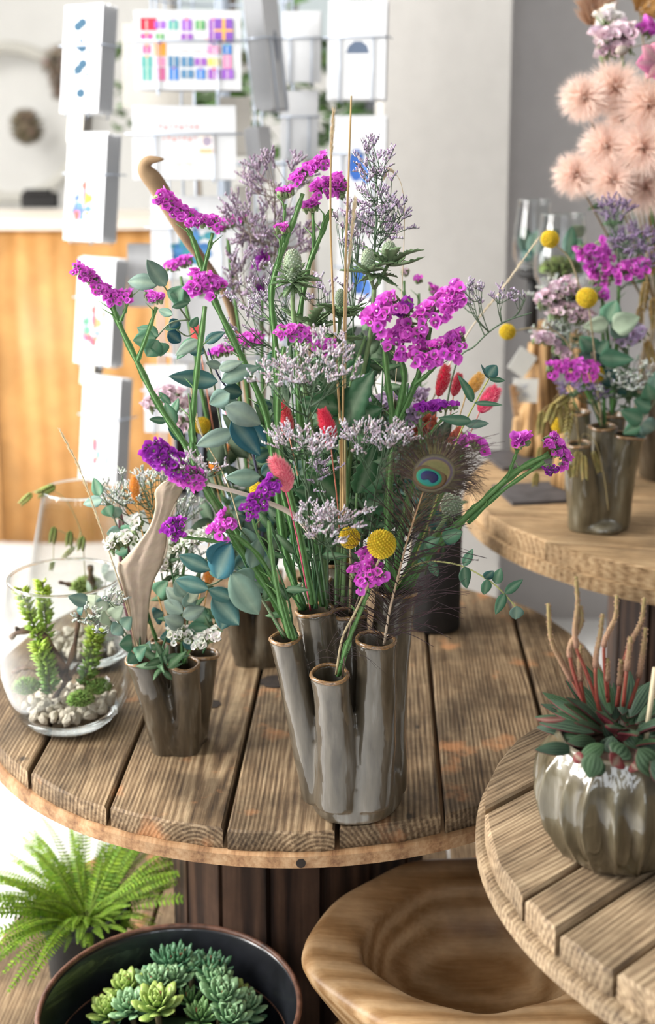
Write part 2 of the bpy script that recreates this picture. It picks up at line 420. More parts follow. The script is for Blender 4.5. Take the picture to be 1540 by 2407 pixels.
for j in range(k):
    for q in range(4): fs.append((j*4 + q, j*4 + (q+1) % 4, (j+1)*4 + (q+1) % 4, (j+1)*4 + q))
fs += [(0, 1, 2, 3), (k*4+3, k*4+2, k*4+1, k*4)]
b.add(vs, fs); b.build('counter_top', plain('counter_laminate', (0.66, 0.58, 0.50), 0.4, var=0.03), cc, False)

# ================================================================ cable-spool tables
def spool(name, label, ctr, Rr, ztop, ang, offs, mat, ply, th=0.022, ply_th=0.016, barrel=0.17, lower=None, seed=0, staves=16, gap=0.0035):
    """ang: heading of the planks in the floor plane; offs: where the joints lie across the planks"""
    r = random.Random(seed)
    t = thing(name, label, 'table', (ctr[0], ctr[1], 0))
    def planks(z, R_, offs_, mt):
        for i in range(len(offs_) - 1):
            d0, d1 = offs_[i] + gap / 2, offs_[i+1] - gap / 2
            rr = R_ - r.uniform(0.0, 0.006)
            d0c, d1c = max(d0, -rr * 0.998), min(d1, rr * 0.998)
            if d1c - d0c < 0.012: continue
            n = 9; pts = []
            for k in range(n):
                d = d0c + (d1c - d0c) * k / (n - 1); pts.append((math.sqrt(rr*rr - d*d) + r.uniform(-.0012, .0012), d))
            for k in range(n):
                d = d1c + (d0c - d1c) * k / (n - 1); pts.append((-math.sqrt(rr*rr - d*d) + r.uniform(-.0012, .0012), d))
            m = len(pts); cy = (d0c + d1c) / 2; dz = r.uniform(-.0015, 0.0008)
            vs = []; ch = 0.0022
            for (zz, sh) in ((-th, 0), (dz - ch, 0), (dz, ch)):
                for (x, y) in pts:
                    fx = 1 - sh / max(abs(x), .03); fy = 1 - sh / max(abs(y - cy), .006) if abs(y - cy) > .004 else 1
                    vs.append(V(x * fx, cy + (y - cy) * fy, zz))
            fs = [tuple(range(m - 1, -1, -1)), tuple(2*m + k for k in range(m))]
            for j in range(2):
                for k in range(m): fs.append((j*m + k, j*m + (k+1) % m, (j+1)*m + (k+1) % m, (j+1)*m + k))
            b = MB(); b.add(vs, fs); o = b.build('plank', mt, t, False)
            o.location = (0, 0, z); o.rotation_euler = (0, 0, ang)
    planks(ztop, Rr, offs, mat)
    b = MB(); n = 96
    pr = [(Rr - .004, -ply_th - th), (Rr + .003, -ply_th - th + .002), (Rr + .003, -th - .0015), (Rr - .001, -th - .0003)]
    b.lathe(pr, n); b.add([V(0, 0, -th - .0003), V(0, 0, -th - ply_th)], [])
    base = len(b.v) - 2
    for k in range(n):
        b.f.append((base, 3*n + k, 3*n + (k+1) % n)); b.f.append((base + 1, (k+1) % n, k))
    o = b.build('flange_layer', ply, t, False); o.location = (0, 0, ztop); o.rotation_euler = (0, 0, ang)
    zl = lower[0] if lower else 0.05
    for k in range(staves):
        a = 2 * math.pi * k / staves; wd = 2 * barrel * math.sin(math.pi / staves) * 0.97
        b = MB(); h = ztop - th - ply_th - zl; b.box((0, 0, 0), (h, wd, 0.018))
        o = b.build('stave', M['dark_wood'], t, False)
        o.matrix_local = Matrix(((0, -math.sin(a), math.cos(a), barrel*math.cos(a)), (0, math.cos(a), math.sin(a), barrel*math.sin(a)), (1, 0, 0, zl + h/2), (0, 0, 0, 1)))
    if lower:
        z, R_ = lower; nn = max(5, int(2*R_ / 0.105)); of = [-R_ + 2*R_*i/nn for i in range(nn + 1)]
        planks(z, R_, of, mat)
        for k in range(4):
            if z > 0.06:
                b = MB(); a = R(45 + 90*k); b.box((ctr[0] + .26*math.cos(a), ctr[1] + .26*math.sin(a), (z - th)/2), (.09, .09, z - th)); b.build('foot_block', M['dark_wood'], t, False)
    return t
def offsets(pts, z, ctr, ang, Rr):
    nrm = V(-math.sin(ang), math.cos(ang), 0)
    o = sorted((PZ(u, v, z) - V(ctr[0], ctr[1], z)).dot(nrm) for (u, v) in pts)
    return [-Rr] + [x for x in o if abs(x) < Rr - .012] + [Rr]

MC, MR = (-0.039, 1.569), 0.400
MA = R(90 - 2.5)
spool('spool_table', 'large round cable-spool table of weathered planks under the main bouquet', MC, MR, T, MA,
      offsets([(45, 1855), (240, 1930), (520, 1985), (790, 1985), (1045, 1950), (1270, 1670)], T, MC, MA, MR) , M['table'], M['ply'],
      lower=(0.075, 0.44), seed=3, barrel=0.155, gap=0.005)
sp0 = bpy.data.objects['spool_table']
M['knot'] = plain('knot_hole', (0.02, 0.012, 0.008), 0.9, var=0.4, scale=120)
for (u, v, rx, ry) in ((645, 1602, .017, .019), (500, 1655, .010, .011)):
    p = PZ(u, v, T); b = MB(); n = 20
    vs = [p + V(rx*math.cos(2*math.pi*k/n) * (1 + .1*math.sin(3*k)), ry*math.sin(2*math.pi*k/n), z_) for z_ in (-.002, .0006) for k in range(n)]
    b.add(vs, [tuple(n + k for k in range(n))] + [(k, (k+1) % n, n + (k+1) % n, n + k) for k in range(n)]); b.build('knot', M['knot'], sp0, False)
kp = PZ(707, 2003, T - .03); d_ = (V(kp.x, kp.y, 0) - V(MC[0], MC[1], 0)).normalized(); kp = V(MC[0] + d_.x * (MR + .0022), MC[1] + d_.y * (MR + .0022), T - .0305); u_ = d_.cross(V(0, 0, 1))
b = MB(); b.add([kp + d_ * (.0014 if k else 0) + (u_ * math.cos(2*math.pi*j/14) + V(0, 0, 1) * math.sin(2*math.pi*j/14)) * .0048 for k in (0, 1) for j in range(14)], [tuple(14 + j for j in range(14))] + [(j, (j+1) % 14, 14 + (j+1) % 14, 14 + j) for j in range(14)]); b.build('knot', M['knot'], sp0, False)
RC, RR_, RZ = (0.459, 1.035), 0.323, 0.600
d = PZ(1372, 2025, RZ) - PZ(1199, 2131, RZ); RA = math.atan2(d.y, d.x)
spool('spool_table', 'grey-brown cable-spool table in the right foreground under the ribbed pot', RC, RR_, RZ, RA,
      offsets([(1199, 2131), (1137, 1905), (1412, 2310), (1283, 2209), (1700, 2350)], RZ, RC, RA, RR_), M['grey_wood'], M['grey_wood'],
      lower=(0.05, 0.28), seed=5, barrel=0.15, gap=0.005)
UC, UR, UZ = (0.632, 1.885), 0.420, 0.666
UA = R(-14)
spool('spool_table', 'tall honey-brown cable-spool table at right carrying the driftwood glasses', UC, UR, UZ, UA,
      [-UR, -.32, -.21, -.10, .01, .12, .23, .34, UR], M['honey_wood'], M['honey_wood'], th=0.026, ply_th=0.022,
      lower=(0.05, 0.30), seed=8, barrel=0.18, gap=0.003)

# ================================================================ glazed multi-tube vases
def solid_from(b, voxel, sm=11):
    me = b.mesh('tmp'); o = bpy.data.objects.new('tmp', me); C.objects.link(o)
    m = o.modifiers.new('r', 'REMESH'); m.mode = 'VOXEL'; m.voxel_size = voxel; m.use_smooth_shade = True
    s = o.modifiers.new('s', 'SMOOTH'); s.iterations = sm; s.factor = 0.6
    dg = bpy.context.evaluated_depsgraph_get(); dg.update()
    me2 = bpy.data.meshes.new_from_object(o.evaluated_get(dg))
    bpy.data.objects.remove(o); bpy.data.meshes.remove(me)
    me2.polygons.foreach_set('use_smooth', [True] * len(me2.polygons))
    me2.materials.clear()
    return me2
def vase(label, ctr, z0, brad, bh, tubes, mat, voxel=0.0019, wall=0.0032, rim_r=0.0021, seed=0):
    """tubes: (foot point, rim point, rim radius, foot radius)"""
    r = random.Random(seed); b = MB()
    prof = [(0.0005, 0), (brad*.88, 0), (brad*.97, .003), (brad*1.0, bh*.3), (brad*.99, bh*.6), (brad*.92, bh*.9), (brad*.75, bh*1.25), (.0005, bh*1.4)]
    b.lathe(prof, 40, (ctr[0], ctr[1], z0), rmod=lambda a, z: 1 + .03*math.sin(3*a + seed) + .02*math.sin(5*a))
    t = thing('tube_vase', label, 'vase', (ctr[0], ctr[1], z0)); rims = []
    for (p, q, rr, rb) in tubes:
        ph = r.uniform(0, 6); axis = (q - p); Ln = axis.length
        bend = V(r.uniform(-1, 1), r.uniform(-1, 1), 0) * 0.004
        def at(s): return p.lerp(q, s) + bend * math.sin(math.pi * s) + V(0, 0, 0)
        dirn = axis.normalized(); up = (dirn * .55 + V(0, 0, 1) * .45).normalized()
        n = 20; rings = []; K = 14
        for i in range(K + 1):
            s = i / K; rad = rb + (rr * 0.93 - rb) * s + rr * .07 * max(0, (s - .82) / .18) ** 2
            rad *= 1 + .018 * math.sin(7 * s * 3 + ph)
            rings.append((at(s), rad, dirn.lerp(up, s)))
        dep = min(0.065, Ln * .55)
        for i in range(6):
            s = 1 - (dep / Ln) * i / 5
            rings.append((at(s) - dirn * (0.0 if i else -0.0), max(.002, rr - wall - .001 * i * .3), dirn.lerp(up, s)))
        vs = []; fs = []
        for (c, rad, dd) in rings:
            u, w_ = perp(dd.normalized())
            for k in range(n):
                a = 2*math.pi*k/n; e = 1 + .035*math.sin(2*a + ph) + .02*math.sin(3*a + 2*ph)
                vs.append(c + (u*math.cos(a) + w_*math.sin(a)) * rad * e)
        for i in range(len(rings) - 1):
            for k in range(n): fs.append((i*n + k, i*n + (k+1) % n, (i+1)*n + (k+1) % n, (i+1)*n + k))
        fs.append(tuple(range(n - 1, -1, -1))); fs.append(tuple((len(rings)-1)*n + k for k in range(n)))
        b.add(vs, fs)
        u, w_ = perp(up); rb_ = MB(); ring = []
        for k in range(41):
            a = 2*math.pi*k/40; e = 1 + .035*math.sin(2*a + ph) + .02*math.sin(3*a + 2*ph)
            ring.append(at(1) + (u*math.cos(a) + w_*math.sin(a)) * (rr - wall*.5) * e + up * (.0006*math.sin(3*a + ph) - .0008))
        rb_.tube(ring, rim_r, n=8, cap=False); rims.append(rb_)
    body = obj('vase_body', solid_from(b, voxel), mat, t)
    for rb_ in rims: rb_.build('rim', M['rim'], t)
    return t
DYV = [0.072]
def tb(fx, fy, fyd, u, v, y, rpx, rb):
    fyd += DYV[0]; y += DYV[0]; rb *= (1.05 if DYV[0] < .2 else 1.3); fy += (36 if DYV[0] < .2 else 8)
    q = PY(u, v, y); k = (q - EYE).length / FPX
    return (PY(fx, fy, fyd), q, rpx * k, rb)
mv = PZ(833, 1888, T)
vase('large grey-olive glazed vase of fused upright tubes holding the central bouquet', mv, T, 0.0495, 0.046, [
    tb(790, 1850, 1.122, 775, 1583, 1.105, 47, .021), tb(752, 1835, 1.140, 672, 1497, 1.135, 40, .018), tb(792, 1805, 1.165, 740, 1432, 1.165, 45, .02),
    tb(868, 1850, 1.125, 883, 1503, 1.120, 48, .022), tb(908, 1815, 1.165, 932, 1388, 1.175, 48, .021), tb(845, 1800, 1.170, 822, 1440, 1.172, 42, .02),
    tb(805, 1790, 1.185, 738, 1362, 1.205, 42, .018), tb(840, 1785, 1.190, 798, 1318, 1.225, 48, .018)], M['glaze'], seed=1)
lv = PZ(415, 1748, T); DYV[0] = 0.086
vase('short brown glazed tube vase with white flowers at left of the big vase', lv, T, 0.033, 0.03, [
    tb(392, 1735, 1.262, 330, 1548, 1.245, 36, .016), tb(430, 1740, 1.262, 432, 1558, 1.245, 38, .018), tb(405, 1715, 1.285, 368, 1506, 1.285, 17, .012),
    tb(450, 1720, 1.285, 478, 1535, 1.285, 36, .016), tb(425, 1715, 1.295, 420, 1500, 1.31, 34, .015)], M['glaze_brown'], seed=2)
bv = PZ(607, 1548, T); DYV[0] = 0.12
vase('shadowed glazed vase behind the big vase, mostly hidden by leaves', bv, T, 0.032, 0.03, [
    tb(585, 1530, 1.47, 560, 1400, 1.46, 34, .017), tb(625, 1530, 1.47, 635, 1395, 1.46, 34, .017), tb(600, 1515, 1.495, 590, 1370, 1.51, 34, .016)], M['glaze_brown'], seed=4)
uv_ = PZ(1405, 1242, UZ); DYV[0] = 0.298
vase('olive glazed tube vase with yellow balls and purple flowers on the tall spool', uv_, UZ, 0.038, 0.012, [
    tb(1375, 1230, 1.395, 1362, 1043, 1.372, 27, .018), tb(1375, 1210, 1.42, 1358, 968, 1.425, 32, .018), tb(1415, 1225, 1.405, 1418, 1002, 1.40, 34, .02),
    tb(1440, 1225, 1.40, 1480, 1022, 1.39, 36, .018), tb(1420, 1205, 1.43, 1440, 975, 1.44, 32, .017)], M['glaze_green'], seed=6)

# tall black cylinder vase at the back of the table
bk = PZ(1022, 1470, T)
b = MB(); b.lathe([(.0005, 0), (.034, 0), (.036, .003), (.0365, .165), (.035, .168), (.033, .165), (.032, .03), (.0005, .03)], 40, bk, rmod=lambda a, z: 1 + .012*math.sin(9*a))
tag(b.build('cylinder_vase', M['black_pot']), 'tall plain black cylindrical vase standing behind the big glazed vase', 'vase')

# ribbed pot of the peperomia
pc = PZ(1443, 1995, RZ)
NP = 9; PH = 0.105
def fold(a, z):
    h = z / PH; k = NP
    s1 = abs(math.sin((a * k / 2) + .35 * math.sin(h * 3))) ; s2 = abs(math.sin(a * k / 2 + math.pi/2 + .5*h))
    ridge1 = (1 - s1) ** 2.0; ridge2 = (1 - s2) ** 2.6
    return 1 - .085 + .20 * ridge1 * math.sin(math.pi * min(1, h * .9 + .1)) + .15 * ridge2 * max(0, math.sin(math.pi * min(1, max(0, 1 - h*1.25))))
prof = []
for i in range(31):
    h = i / 30; r = .040 + .0255 * math.sin(math.pi * (.10 + .66 * h)) ** 1.0 * 1.05 - .004*max(0, h - .8)/.2
    prof.append((r, PH * h))
inner = [(prof[-1][0] - .004, PH - .002), (prof[-1][0] - .006, PH - .03), (.0005, PH - .03)]
b = MB(); b.lathe([(.0005, 0), (.038, 0)] + prof[1:] + inner, 216, pc, rmod=fold)
pp = thing('ribbed_pot', 'glossy olive ribbed round pot on the right foreground spool', 'pot', pc)
b.build('pot_body', M['glaze_green'], pp)
b = MB(); b.blob(pc + V(0, 0, PH - .026), .045, (.06, .04, .03), 3, .1, 16, 8, squash=(1, 1, .25)); b.build('soil', M['moss'], pp)

# ================================================================ glass terrariums
def glass_vessel(label, c, prof, th=0.0022):
    t = thing('terrarium_glass', label, 'glass', c)
    b = MB(); outer = [(r, z) for (r, z) in prof]; inner = [(max(.0004, r - th), z) for (r, z) in reversed(prof)]
    top = [(prof[-1][0] - th*.2, prof[-1][1] + th*.5), (prof[-1][0] - th*.8, prof[-1][1] + th*.5)]
    b.lathe(outer + top + inner[:-1], 56, c); b.build('glass_wall', M['glass'], t)
    b = MB(); rr_, zz_ = prof[-1]; b.tube([Vector(c) + V((rr_ - th*.5)*math.cos(2*math.pi*k/56), (rr_ - th*.5)*math.sin(2*math.pi*k/56), zz_ + th*.3) for k in range(57)], th*.8, n=8, cap=False); rim_b = b
    r0, z0 = prof[0]
    b = MB(); b.lathe([(.0004, 0), (r0*.93, 0), (r0*1.0, .003), (prof[1][0] - th, prof[1][1]), (r0*.8, .010), (.0004, .008)], 56, c)
    m = bpy.data.materials.get('solid_glass')
    if m is None:
        m, nt, q = new_mat('solid_glass'); q.inputs['Transmission Weight'].default_value = 1.0; q.inputs['Roughness'].default_value = 0.02; q.inputs['IOR'].default_value = 1.48
        n = ND(nt, 'ShaderNodeTexNoise'); r_ = ramp(nt, [(0, (.93, .97, .97)), (1, (.97, 1, 1))]); nt.links.new(n.outputs[0], r_.inputs[0]); nt.links.new(r_.outputs[0], q.inputs['Base Color'])
    b.build('glass_base', m, t); rim_b.build('glass_rim', m, t)
    return t
g1 = PZ(165, 1692, T); G1 = [(r * 1.04, z * 1.03) for (r, z) in [(.047, .0), (.058, .012), (.068, .032), (.0745, .062), (.0755, .085), (.073, .115), (.068, .145), (.0635, .172)]]
glass_vessel('wide clear terrarium glass with sedum and pebbles at the left table edge', g1, G1)
g2 = PZ(205, 1545, T); G2 = [(r * 1.055, z * 1.04) for (r, z) in [(.045, .0), (.056, .010), (.066, .03), (.0725, .06), (.072, .09), (.066, .13), (.059, .165), (.051, .205), (.048, .222)]]
glass_vessel('taller clear terrarium glass behind, with driftwood and hanging green sprigs', g2, G2)

# ================================================================ wooden bowls and the tub on the lower shelf
def bowl(label, c, ro, ri, h, seed, rim_w, inner_h):
    r = random.Random(seed); ph = [r.uniform(0, 6.28) for _ in range(4)]
    wob = lambda a, z: 1 + (.04*math.sin(2*a + ph[0]) + .03*math.sin(3*a + ph[1]) + .022*math.sin(5*a + ph[2]) + .012*math.sin(9*a + ph[3])) * min(1, z / h + .2)
    b = MB(); out = [(.0005, 0), (ro*.5, 0), (ro*.62, .008), (ro*.86, h*.42), (ro*.97, h*.78), (ro, h*.90), (ro*.992, h*.95), (ro*.965, h*.985)]
    inn = [(ro*.93, h), (ri*1.12, h*.975), (ri*1.015, h*.95), (ri*.99, h*.935), (ri*.975, h*.90), (ri*.95, h*.72), (ri*.86, h*.45), (ri*.62, h*.27), (ri*.3, h*.2), (.0005, h*.19)]
    b.lathe(out + inn, 120, rmod=lambda a, z: wob(a, z))
    o = b.build('wooden_bowl', M['teak']); o.location = c
    return tag(o, label, 'bowl')
bw = PZ(1108, 2205, 0.334)
SZ = 0.077
bowl('large shallow teak bowl with wavy natural rim on the shelf under the table', (bw.x + .004, bw.y, .226), .174, .117, .108, 21, 0, 0)
bowl('smaller wooden bowl peeking out beneath the large teak bowl', (bw.x - .030, bw.y - .075, SZ), .158, .115, .142, 22, 0, 0)

tc_ = PZ(400, 2362, 0.263)
tt = thing('enamel_tub', 'black enamel tub with rusty rim holding the succulents', 'tub', (tc_.x, tc_.y, SZ))
b = MB(); RT, HT = .142, .186
prof = [(.0005, 0), (.112, 0), (.116, .004)]
prof += [(.116 + (RT - .116) * i/10 + (.0025 if i in (5, 8) else 0), HT * i / 10) for i in range(1, 11)]
prof += [(RT - .002, HT), (RT - .004, HT - .004)] + [(RT - .004 - (RT - .116) * i/10 - (.0030 if i in (2, 5) else 0), HT * (1 - i/10) + .002) for i in range(1, 10)] + [(.0005, .006)]
b.lathe(prof, 72, (tc_.x, tc_.y, SZ)); b.build('tub_body', M['tub'], tt)
b = MB(); b.tube([V(tc_.x + RT*math.cos(2*math.pi*k/72), tc_.y + RT*math.sin(2*math.pi*k/72), SZ + HT) for k in range(73)], .0032, n=8, cap=False); b.build('rim', M['tub_rust'], tt)
for hz, rr in ((.715, RT - .0105), (.50, RT - .0155)):
    b = MB(); b.tube([V(tc_.x + rr*math.cos(2*math.pi*k/72), tc_.y + rr*math.sin(2*math.pi*k/72), SZ + HT*hz) for k in range(73)], .0022, n=6, cap=False); b.build('ridge', M['tub_rust'], tt)
b = MB(); b.lathe([(.0005, .135), (.05, .132), (.085, .11), (.112, .07), (.118, .04)], 40, (tc_.x, tc_.y, SZ), (.015, .03, .012)); b.build('soil', M['moss'], tt)

# ================================================================ plant builders
MAG, MAGL, PUR, PURL = (.58, .03, .50), (.82, .20, .74), (.29, .018, .34), (.46, .06, .54)
GRN, GRND, GRNL, STRAW = (.085, .19, .055), (.03, .085, .035), (.26, .36, .13), (.50, .37, .19)
def px_len(u, v, y, n): return n * (PY(u, v, y) - EYE).length / FPX

def floret(b, p, ax, size, col, tip, r, white=0.0):
    u, w = perp(ax); n = 7; vs = []; cs = []
    ph = r.uniform(0, 6.28)
    for (rr, h, j) in ((.12, 0, 0), (.50, .50, .15), (1.0, .92, .36)):
        for k in range(n):
            a = ph + 2*math.pi*k/n; q = rr * (1 + r.uniform(-j, j))
            vs.append(p + (u*math.cos(a) + w*math.sin(a)) * q * size + ax * (h + r.uniform(-j, j) * .7) * size * 1.25)
            cs.append(mix(col, tip, rr * r.uniform(.4, 1.1)))
    fs = []
    for i in range(2):
        for k in range(n): fs.append((i*n + k, i*n + (k+1) % n, (i+1)*n + (k+1) % n, (i+1)*n + k))
    b.add(vs, fs, cs)
    if r.random() < white:
        b.octa(p + ax * size * .95, ax, size * .34, size * .25, (.93, .88, .86))
def head(parent, spine, y, hw, col, tip, seed, dens=1.0, face=None, depth=1.0, white=.22, fsize=None, loose=0.0):
    """one comb of papery florets along a spine, green calyces under it; y: distance (or pair) of the spine"""
    r = random.Random(seed)
    ya, yb = y if isinstance(y, tuple) else (y, y)
    sp = smooth(path(spine, ya, yb), 6); hwm = px_len(spine[0][0], spine[0][1], ya, hw)
    L = sum((sp[i+1] - sp[i]).length for i in range(len(sp) - 1)); fs_ = (fsize or min(.0064, hwm * .42)) * .88
    n = max(8, int(dens * 2.9 * (L + hwm) * 2 * hwm / (fs_ * fs_ * 3.0)))
    n = min(n, 120)
    fb = MB(); cb = MB()
    for i in range(n):
        t = r.random() * (len(sp) - 1); k = min(int(t), len(sp) - 2); p = sp[k].lerp(sp[k+1], t - k)
        tn = (sp[k+1] - sp[k]).normalized()
        up = face if face is not None else V(0, 0, 1)
        up = (up - tn * up.dot(tn)); up = up.normalized() if up.length > 1e-3 else V(0, -1, 0)
        sd = tn.cross(up)
        a = r.uniform(-1.25, 1.25); lat = math.sin(a); rise = math.cos(a)
        # toward the viewer side gets its share too
        base = p + sd * lat * hwm * .55 * depth + up * (rise - .9 + r.uniform(-.9, .5)) * hwm * .4 + tn * r.uniform(-.25, .25) * hwm
        ax = (up * (rise + .15) + sd * lat * 1.0 + tn * r.uniform(-.35, .35) + V(r.uniform(-loose, loose), r.uniform(-loose, loose), 0)).normalized()
        c0 = jit(col, .22, r); c1 = jit(tip, .18, r)
        floret(fb, base + ax * hwm * .25, ax, fs_ * r.uniform(.8, 1.15), c0, c1, r, white)
        cb.tube([base - ax * hwm * .35, base + ax * hwm * .1, base + ax * hwm * .42], .0011, .0019, 5, jit((.20, .26, .12), .25, r))
    cb.tube(sp, .0016, .0013, 5, (.14, .22, .08))
    h = fb.build('flower_head', M['petal'], parent)
    cb.build('calyx_row', M['stem'], h)
    return h
def statice(label, stems, heads, seed=0, group=None, cat='flower'):
    s0 = stems[0]; root = path(s0[0][:1], s0[1])[0]
    t = thing('statice_stem', label, cat, root, group)
    b = MB(); r = random.Random(seed + 500)
    for s in stems:
        pts, ya, yb = s[0], s[1], s[2]; r0 = (s[3] if len(s) > 3 else .0022) * .8; r1 = s[4] * .8 if len(s) > 4 else r0 * .72
        P = smooth(path(pts, ya, yb), 6)
        b.tube(P, r0, r1, 6, (.07, .175, .05), (.13, .25, .08))
        # winged stem: two thin ridges and small bracts at the nodes
        for sgn in (1, -1):
            vs = []; fs = []
            for i, p in enumerate(P):
                d_ = (P[min(i+1, len(P)-1)] - P[max(i-1, 0)]).normalized(); u, w = perp(d_)
                q = (u if abs(u.y) < abs(w.y) else w) * sgn; rr = r0 + (r1 - r0) * i / (len(P) - 1)
                vs += [p, p + q * rr * (1.65 + .35 * math.sin(i * 1.7))]
            for i in range(len(P) - 1): fs.append((2*i, 2*i+1, 2*i+3, 2*i+2))
            b.add(vs, fs, (.09, .21, .06))
        for k in range(max(1, len(P) // 8)):
            i = r.randrange(2, len(P) - 1); d_ = (P[i] - P[i-1]).normalized(); sd = V(r.choice((-1, 1)), r.uniform(-.5, .5), .2)
            b.tube([P[i], P[i] + (d_ + sd * .35) * .007, P[i] + (d_ + sd * .8) * .013], .0013, .0002, 4, (.13, .26, .08))
    b.build('stem', M['stem'], t)
    for i, h in enumerate(heads):
        kw = dict(h[4]) if len(h) > 4 else {}
        pal = kw.pop('pal', 'm')
        c0, c1 = {'m': (MAG, MAGL), 'p': (PUR, PURL), 'w': ((.80, .78, .72), (.86, .85, .80)), 'l': ((.46, .33, .50), (.60, .48, .64)), 'c': ((.55, .11, .07), (.68, .22, .14)), 'k': ((.62, .44, .52), (.74, .58, .64))}[pal]
        face = kw.pop('face', None)
        if face is not None: face = V(*face)
        head(t, h[0], h[1], h[2], c0, c1, seed * 13 + i * 7 + (h[3] or 0), face=face, **kw)
    return t
def spray(label, name, stem, ya, yb, zones, seed, cols, n_tip=40, stem_col=(.055, .10, .05), size=.0017, spike=.013, cat='flower', dep=.05, droop=0.3, nsp=3):
    """airy sea-lavender spray: zones = ellipses (u, v, ru, rv) filled with small flower spikes; branches join the stem"""
    r = random.Random(seed); P = smooth(path(stem, ya, yb), 6)
    t = thing(name, label, cat, P[0]); sb = MB(); fb = MB()
    sb.tube(P, .0013, .0008, 5, stem_col)
    wsum = sum(z[2] * z[3] for z in zones)
    for (u, v, ru, rv) in zones:
        m = max(3, int(n_tip * ru * rv / wsum)); cen = PY(u, v + rv * .9, yb); hub_i = min(range(len(P)), key=lambda i: (P[i] - cen).length)
        nb = max(2, m // 7); sub = []
        for k in range(nb):
            a = r.uniform(0, 6.28); q = math.sqrt(r.random()) * .8
            e = PY(u + ru * q * math.cos(a), v + rv * (.1 + .6 * q * abs(math.sin(a)) * .6), yb + r.uniform(-dep, dep) * .7)
            st = P[max(0, min(len(P) - 1, hub_i - r.randrange(0, 3)))]
            mid = st.lerp(e, .55) + V(0, 0, -.12 * (e - st).length)
            pts = smooth([st, mid, e], 5); sb.tube(pts, .0008, .0005, 4, stem_col); sub.append(pts)
        for k in range(m):
            a = r.uniform(0, 6.28); q = math.sqrt(r.random())
            tip = PY(u + ru * q * math.cos(a), v + rv * q * math.sin(a), yb + r.uniform(-dep, dep))
            br = min(sub, key=lambda s_: (s_[-1] - tip).length + r.uniform(0, .01)); st = br[r.randrange(len(br) // 2, len(br))]
            mid = st.lerp(tip, .5) + V(0, 0, -.1 * (tip - st).length)
            sb.tube(smooth([st, mid, tip], 4), .00055, .0004, 3, stem_col)
            gd = (tip - st).normalized()
            for s_ in range(nsp):
                dv = (gd + V(r.uniform(-.9, .9), r.uniform(-.9, .9), r.uniform(-.1, 1.0 - droop))).normalized()
                ln = spike * r.uniform(.6, 1.2); sb.tube([tip, tip + dv * ln], .0004, .0003, 3, stem_col)
                nf = 5 + int(ln * 380)
                for f in range(nf):
                    w_ = (V(0, 0, 1) * .8 + V(r.uniform(-1, 1), r.uniform(-1, 1), r.uniform(-.3, .6))).normalized()
                    c = tip + dv * ln * f / nf + w_ * size * .7
                    fb.octa(c, (w_ + dv * .6).normalized(), size * r.uniform(.7, 1.3), size * .55, jit(r.choice(cols), .15, r))
    sb.build('stem', M['stem'], t); fb.build('blossom', M['petal'], t)
    return t
def leaf_mesh(base, tip, wid, nrm, col, col2=None, fold_=.12, curl=.12, shape=1.0, nu=4, nv=9, vein=None, teeth=0, r=rnd):
    """a bent leaf blade with two faces and a little thickness"""
    d = tip - base; L = d.length; d = d.normalized()
    nrm = (nrm - d * nrm.dot(d)); nrm = nrm.normalized() if nrm.length > 1e-4 else perp(d)[0]
    sd = d.cross(nrm); vs = []; cs = []; fs = []; vein = vein or mix(col, (.5, .6, .42), .35)
    for layer in (0, 1):
        for i in range(nv + 1):
            t = i / nv; w = wid * .5 * (math.sin(math.pi * t ** (.75 / shape)) ** .8 if 0 < t < 1 else 0.0) + (wid * .03 if t < .05 else 0)
            if teeth and 0 < t < 1 and i % 2: w *= 1 + teeth
            c = base + d * L * t + nrm * curl * L * math.sin(math.pi * t)
            for j in range(-nu // 2, nu // 2 + 1):
                s = j / (nu / 2); vs.append(c + sd * w * s + nrm * (abs(s) * w * fold_ * 2 - layer * .0006))
                q = mix(col, vein, .8) if j == 0 else col
                cs.append(q if layer == 0 else (col2 or mix(q, (.45, .5, .42), .25)))
    m = nu + 1; o = (nv + 1) * m
    for i in range(nv):
        for j in range(nu):
            a = i*m + j; fs.append((a, a + 1, a + m + 1, a + m)); fs.append((o + a, o + a + m, o + a + m + 1, o + a + 1))
        fs.append((i*m, i*m + m, o + i*m + m, o + i*m)); fs.append((i*m + nu, o + i*m + nu, o + i*m + m + nu, i*m + m + nu))
    b = MB(); b.add(vs, fs, cs); return b
EUD, EUP, EUG, EUS = (.045, .125, .115), (.22, .29, .24), (.085, .20, .12), (.15, .24, .19)
EUL = {'d': EUD, 'p': EUP, 'g': EUG, 's': EUS, 'b': (.03, .12, .15), 'y': (.36, .42, .30)}
def eucalyptus(label, stems, leaves, seed, name='eucalyptus_branch', cat='branch', stem_col=(.16, .20, .12), shape=1.0):
    """leaves: (base u, base v, tip u, tip v, width px, distance, tone)"""
    r = random.Random(seed); P0 = path(stems[0][0][:1], stems[0][1])[0]
    t = thing(name, label, cat, P0); b = MB()
    for s in stems: b.tube(smooth(path(s[0], s[1], s[2]), 6), s[3] if len(s) > 3 else .0013, .0008, 5, s[4] if len(s) > 4 else stem_col)
    b.build('stem', M['stem'], t)
    for (bu, bv_, tu, tv, w, y, tone) in leaves:
        dy = r.uniform(-.012, .012); c = jit(EUL[tone], .10, r)
        nr = V(r.uniform(-.45, .45), -1, r.uniform(-.1, .55))
        leaf_mesh(PY(bu, bv_, y), PY(tu, tv, y + dy), px_len(bu, bv_, y, w), nr, c, fold_=r.uniform(.04, .16), curl=r.uniform(-.08, .12), shape=shape).build('leaf', M['leaf'], t)
    return t
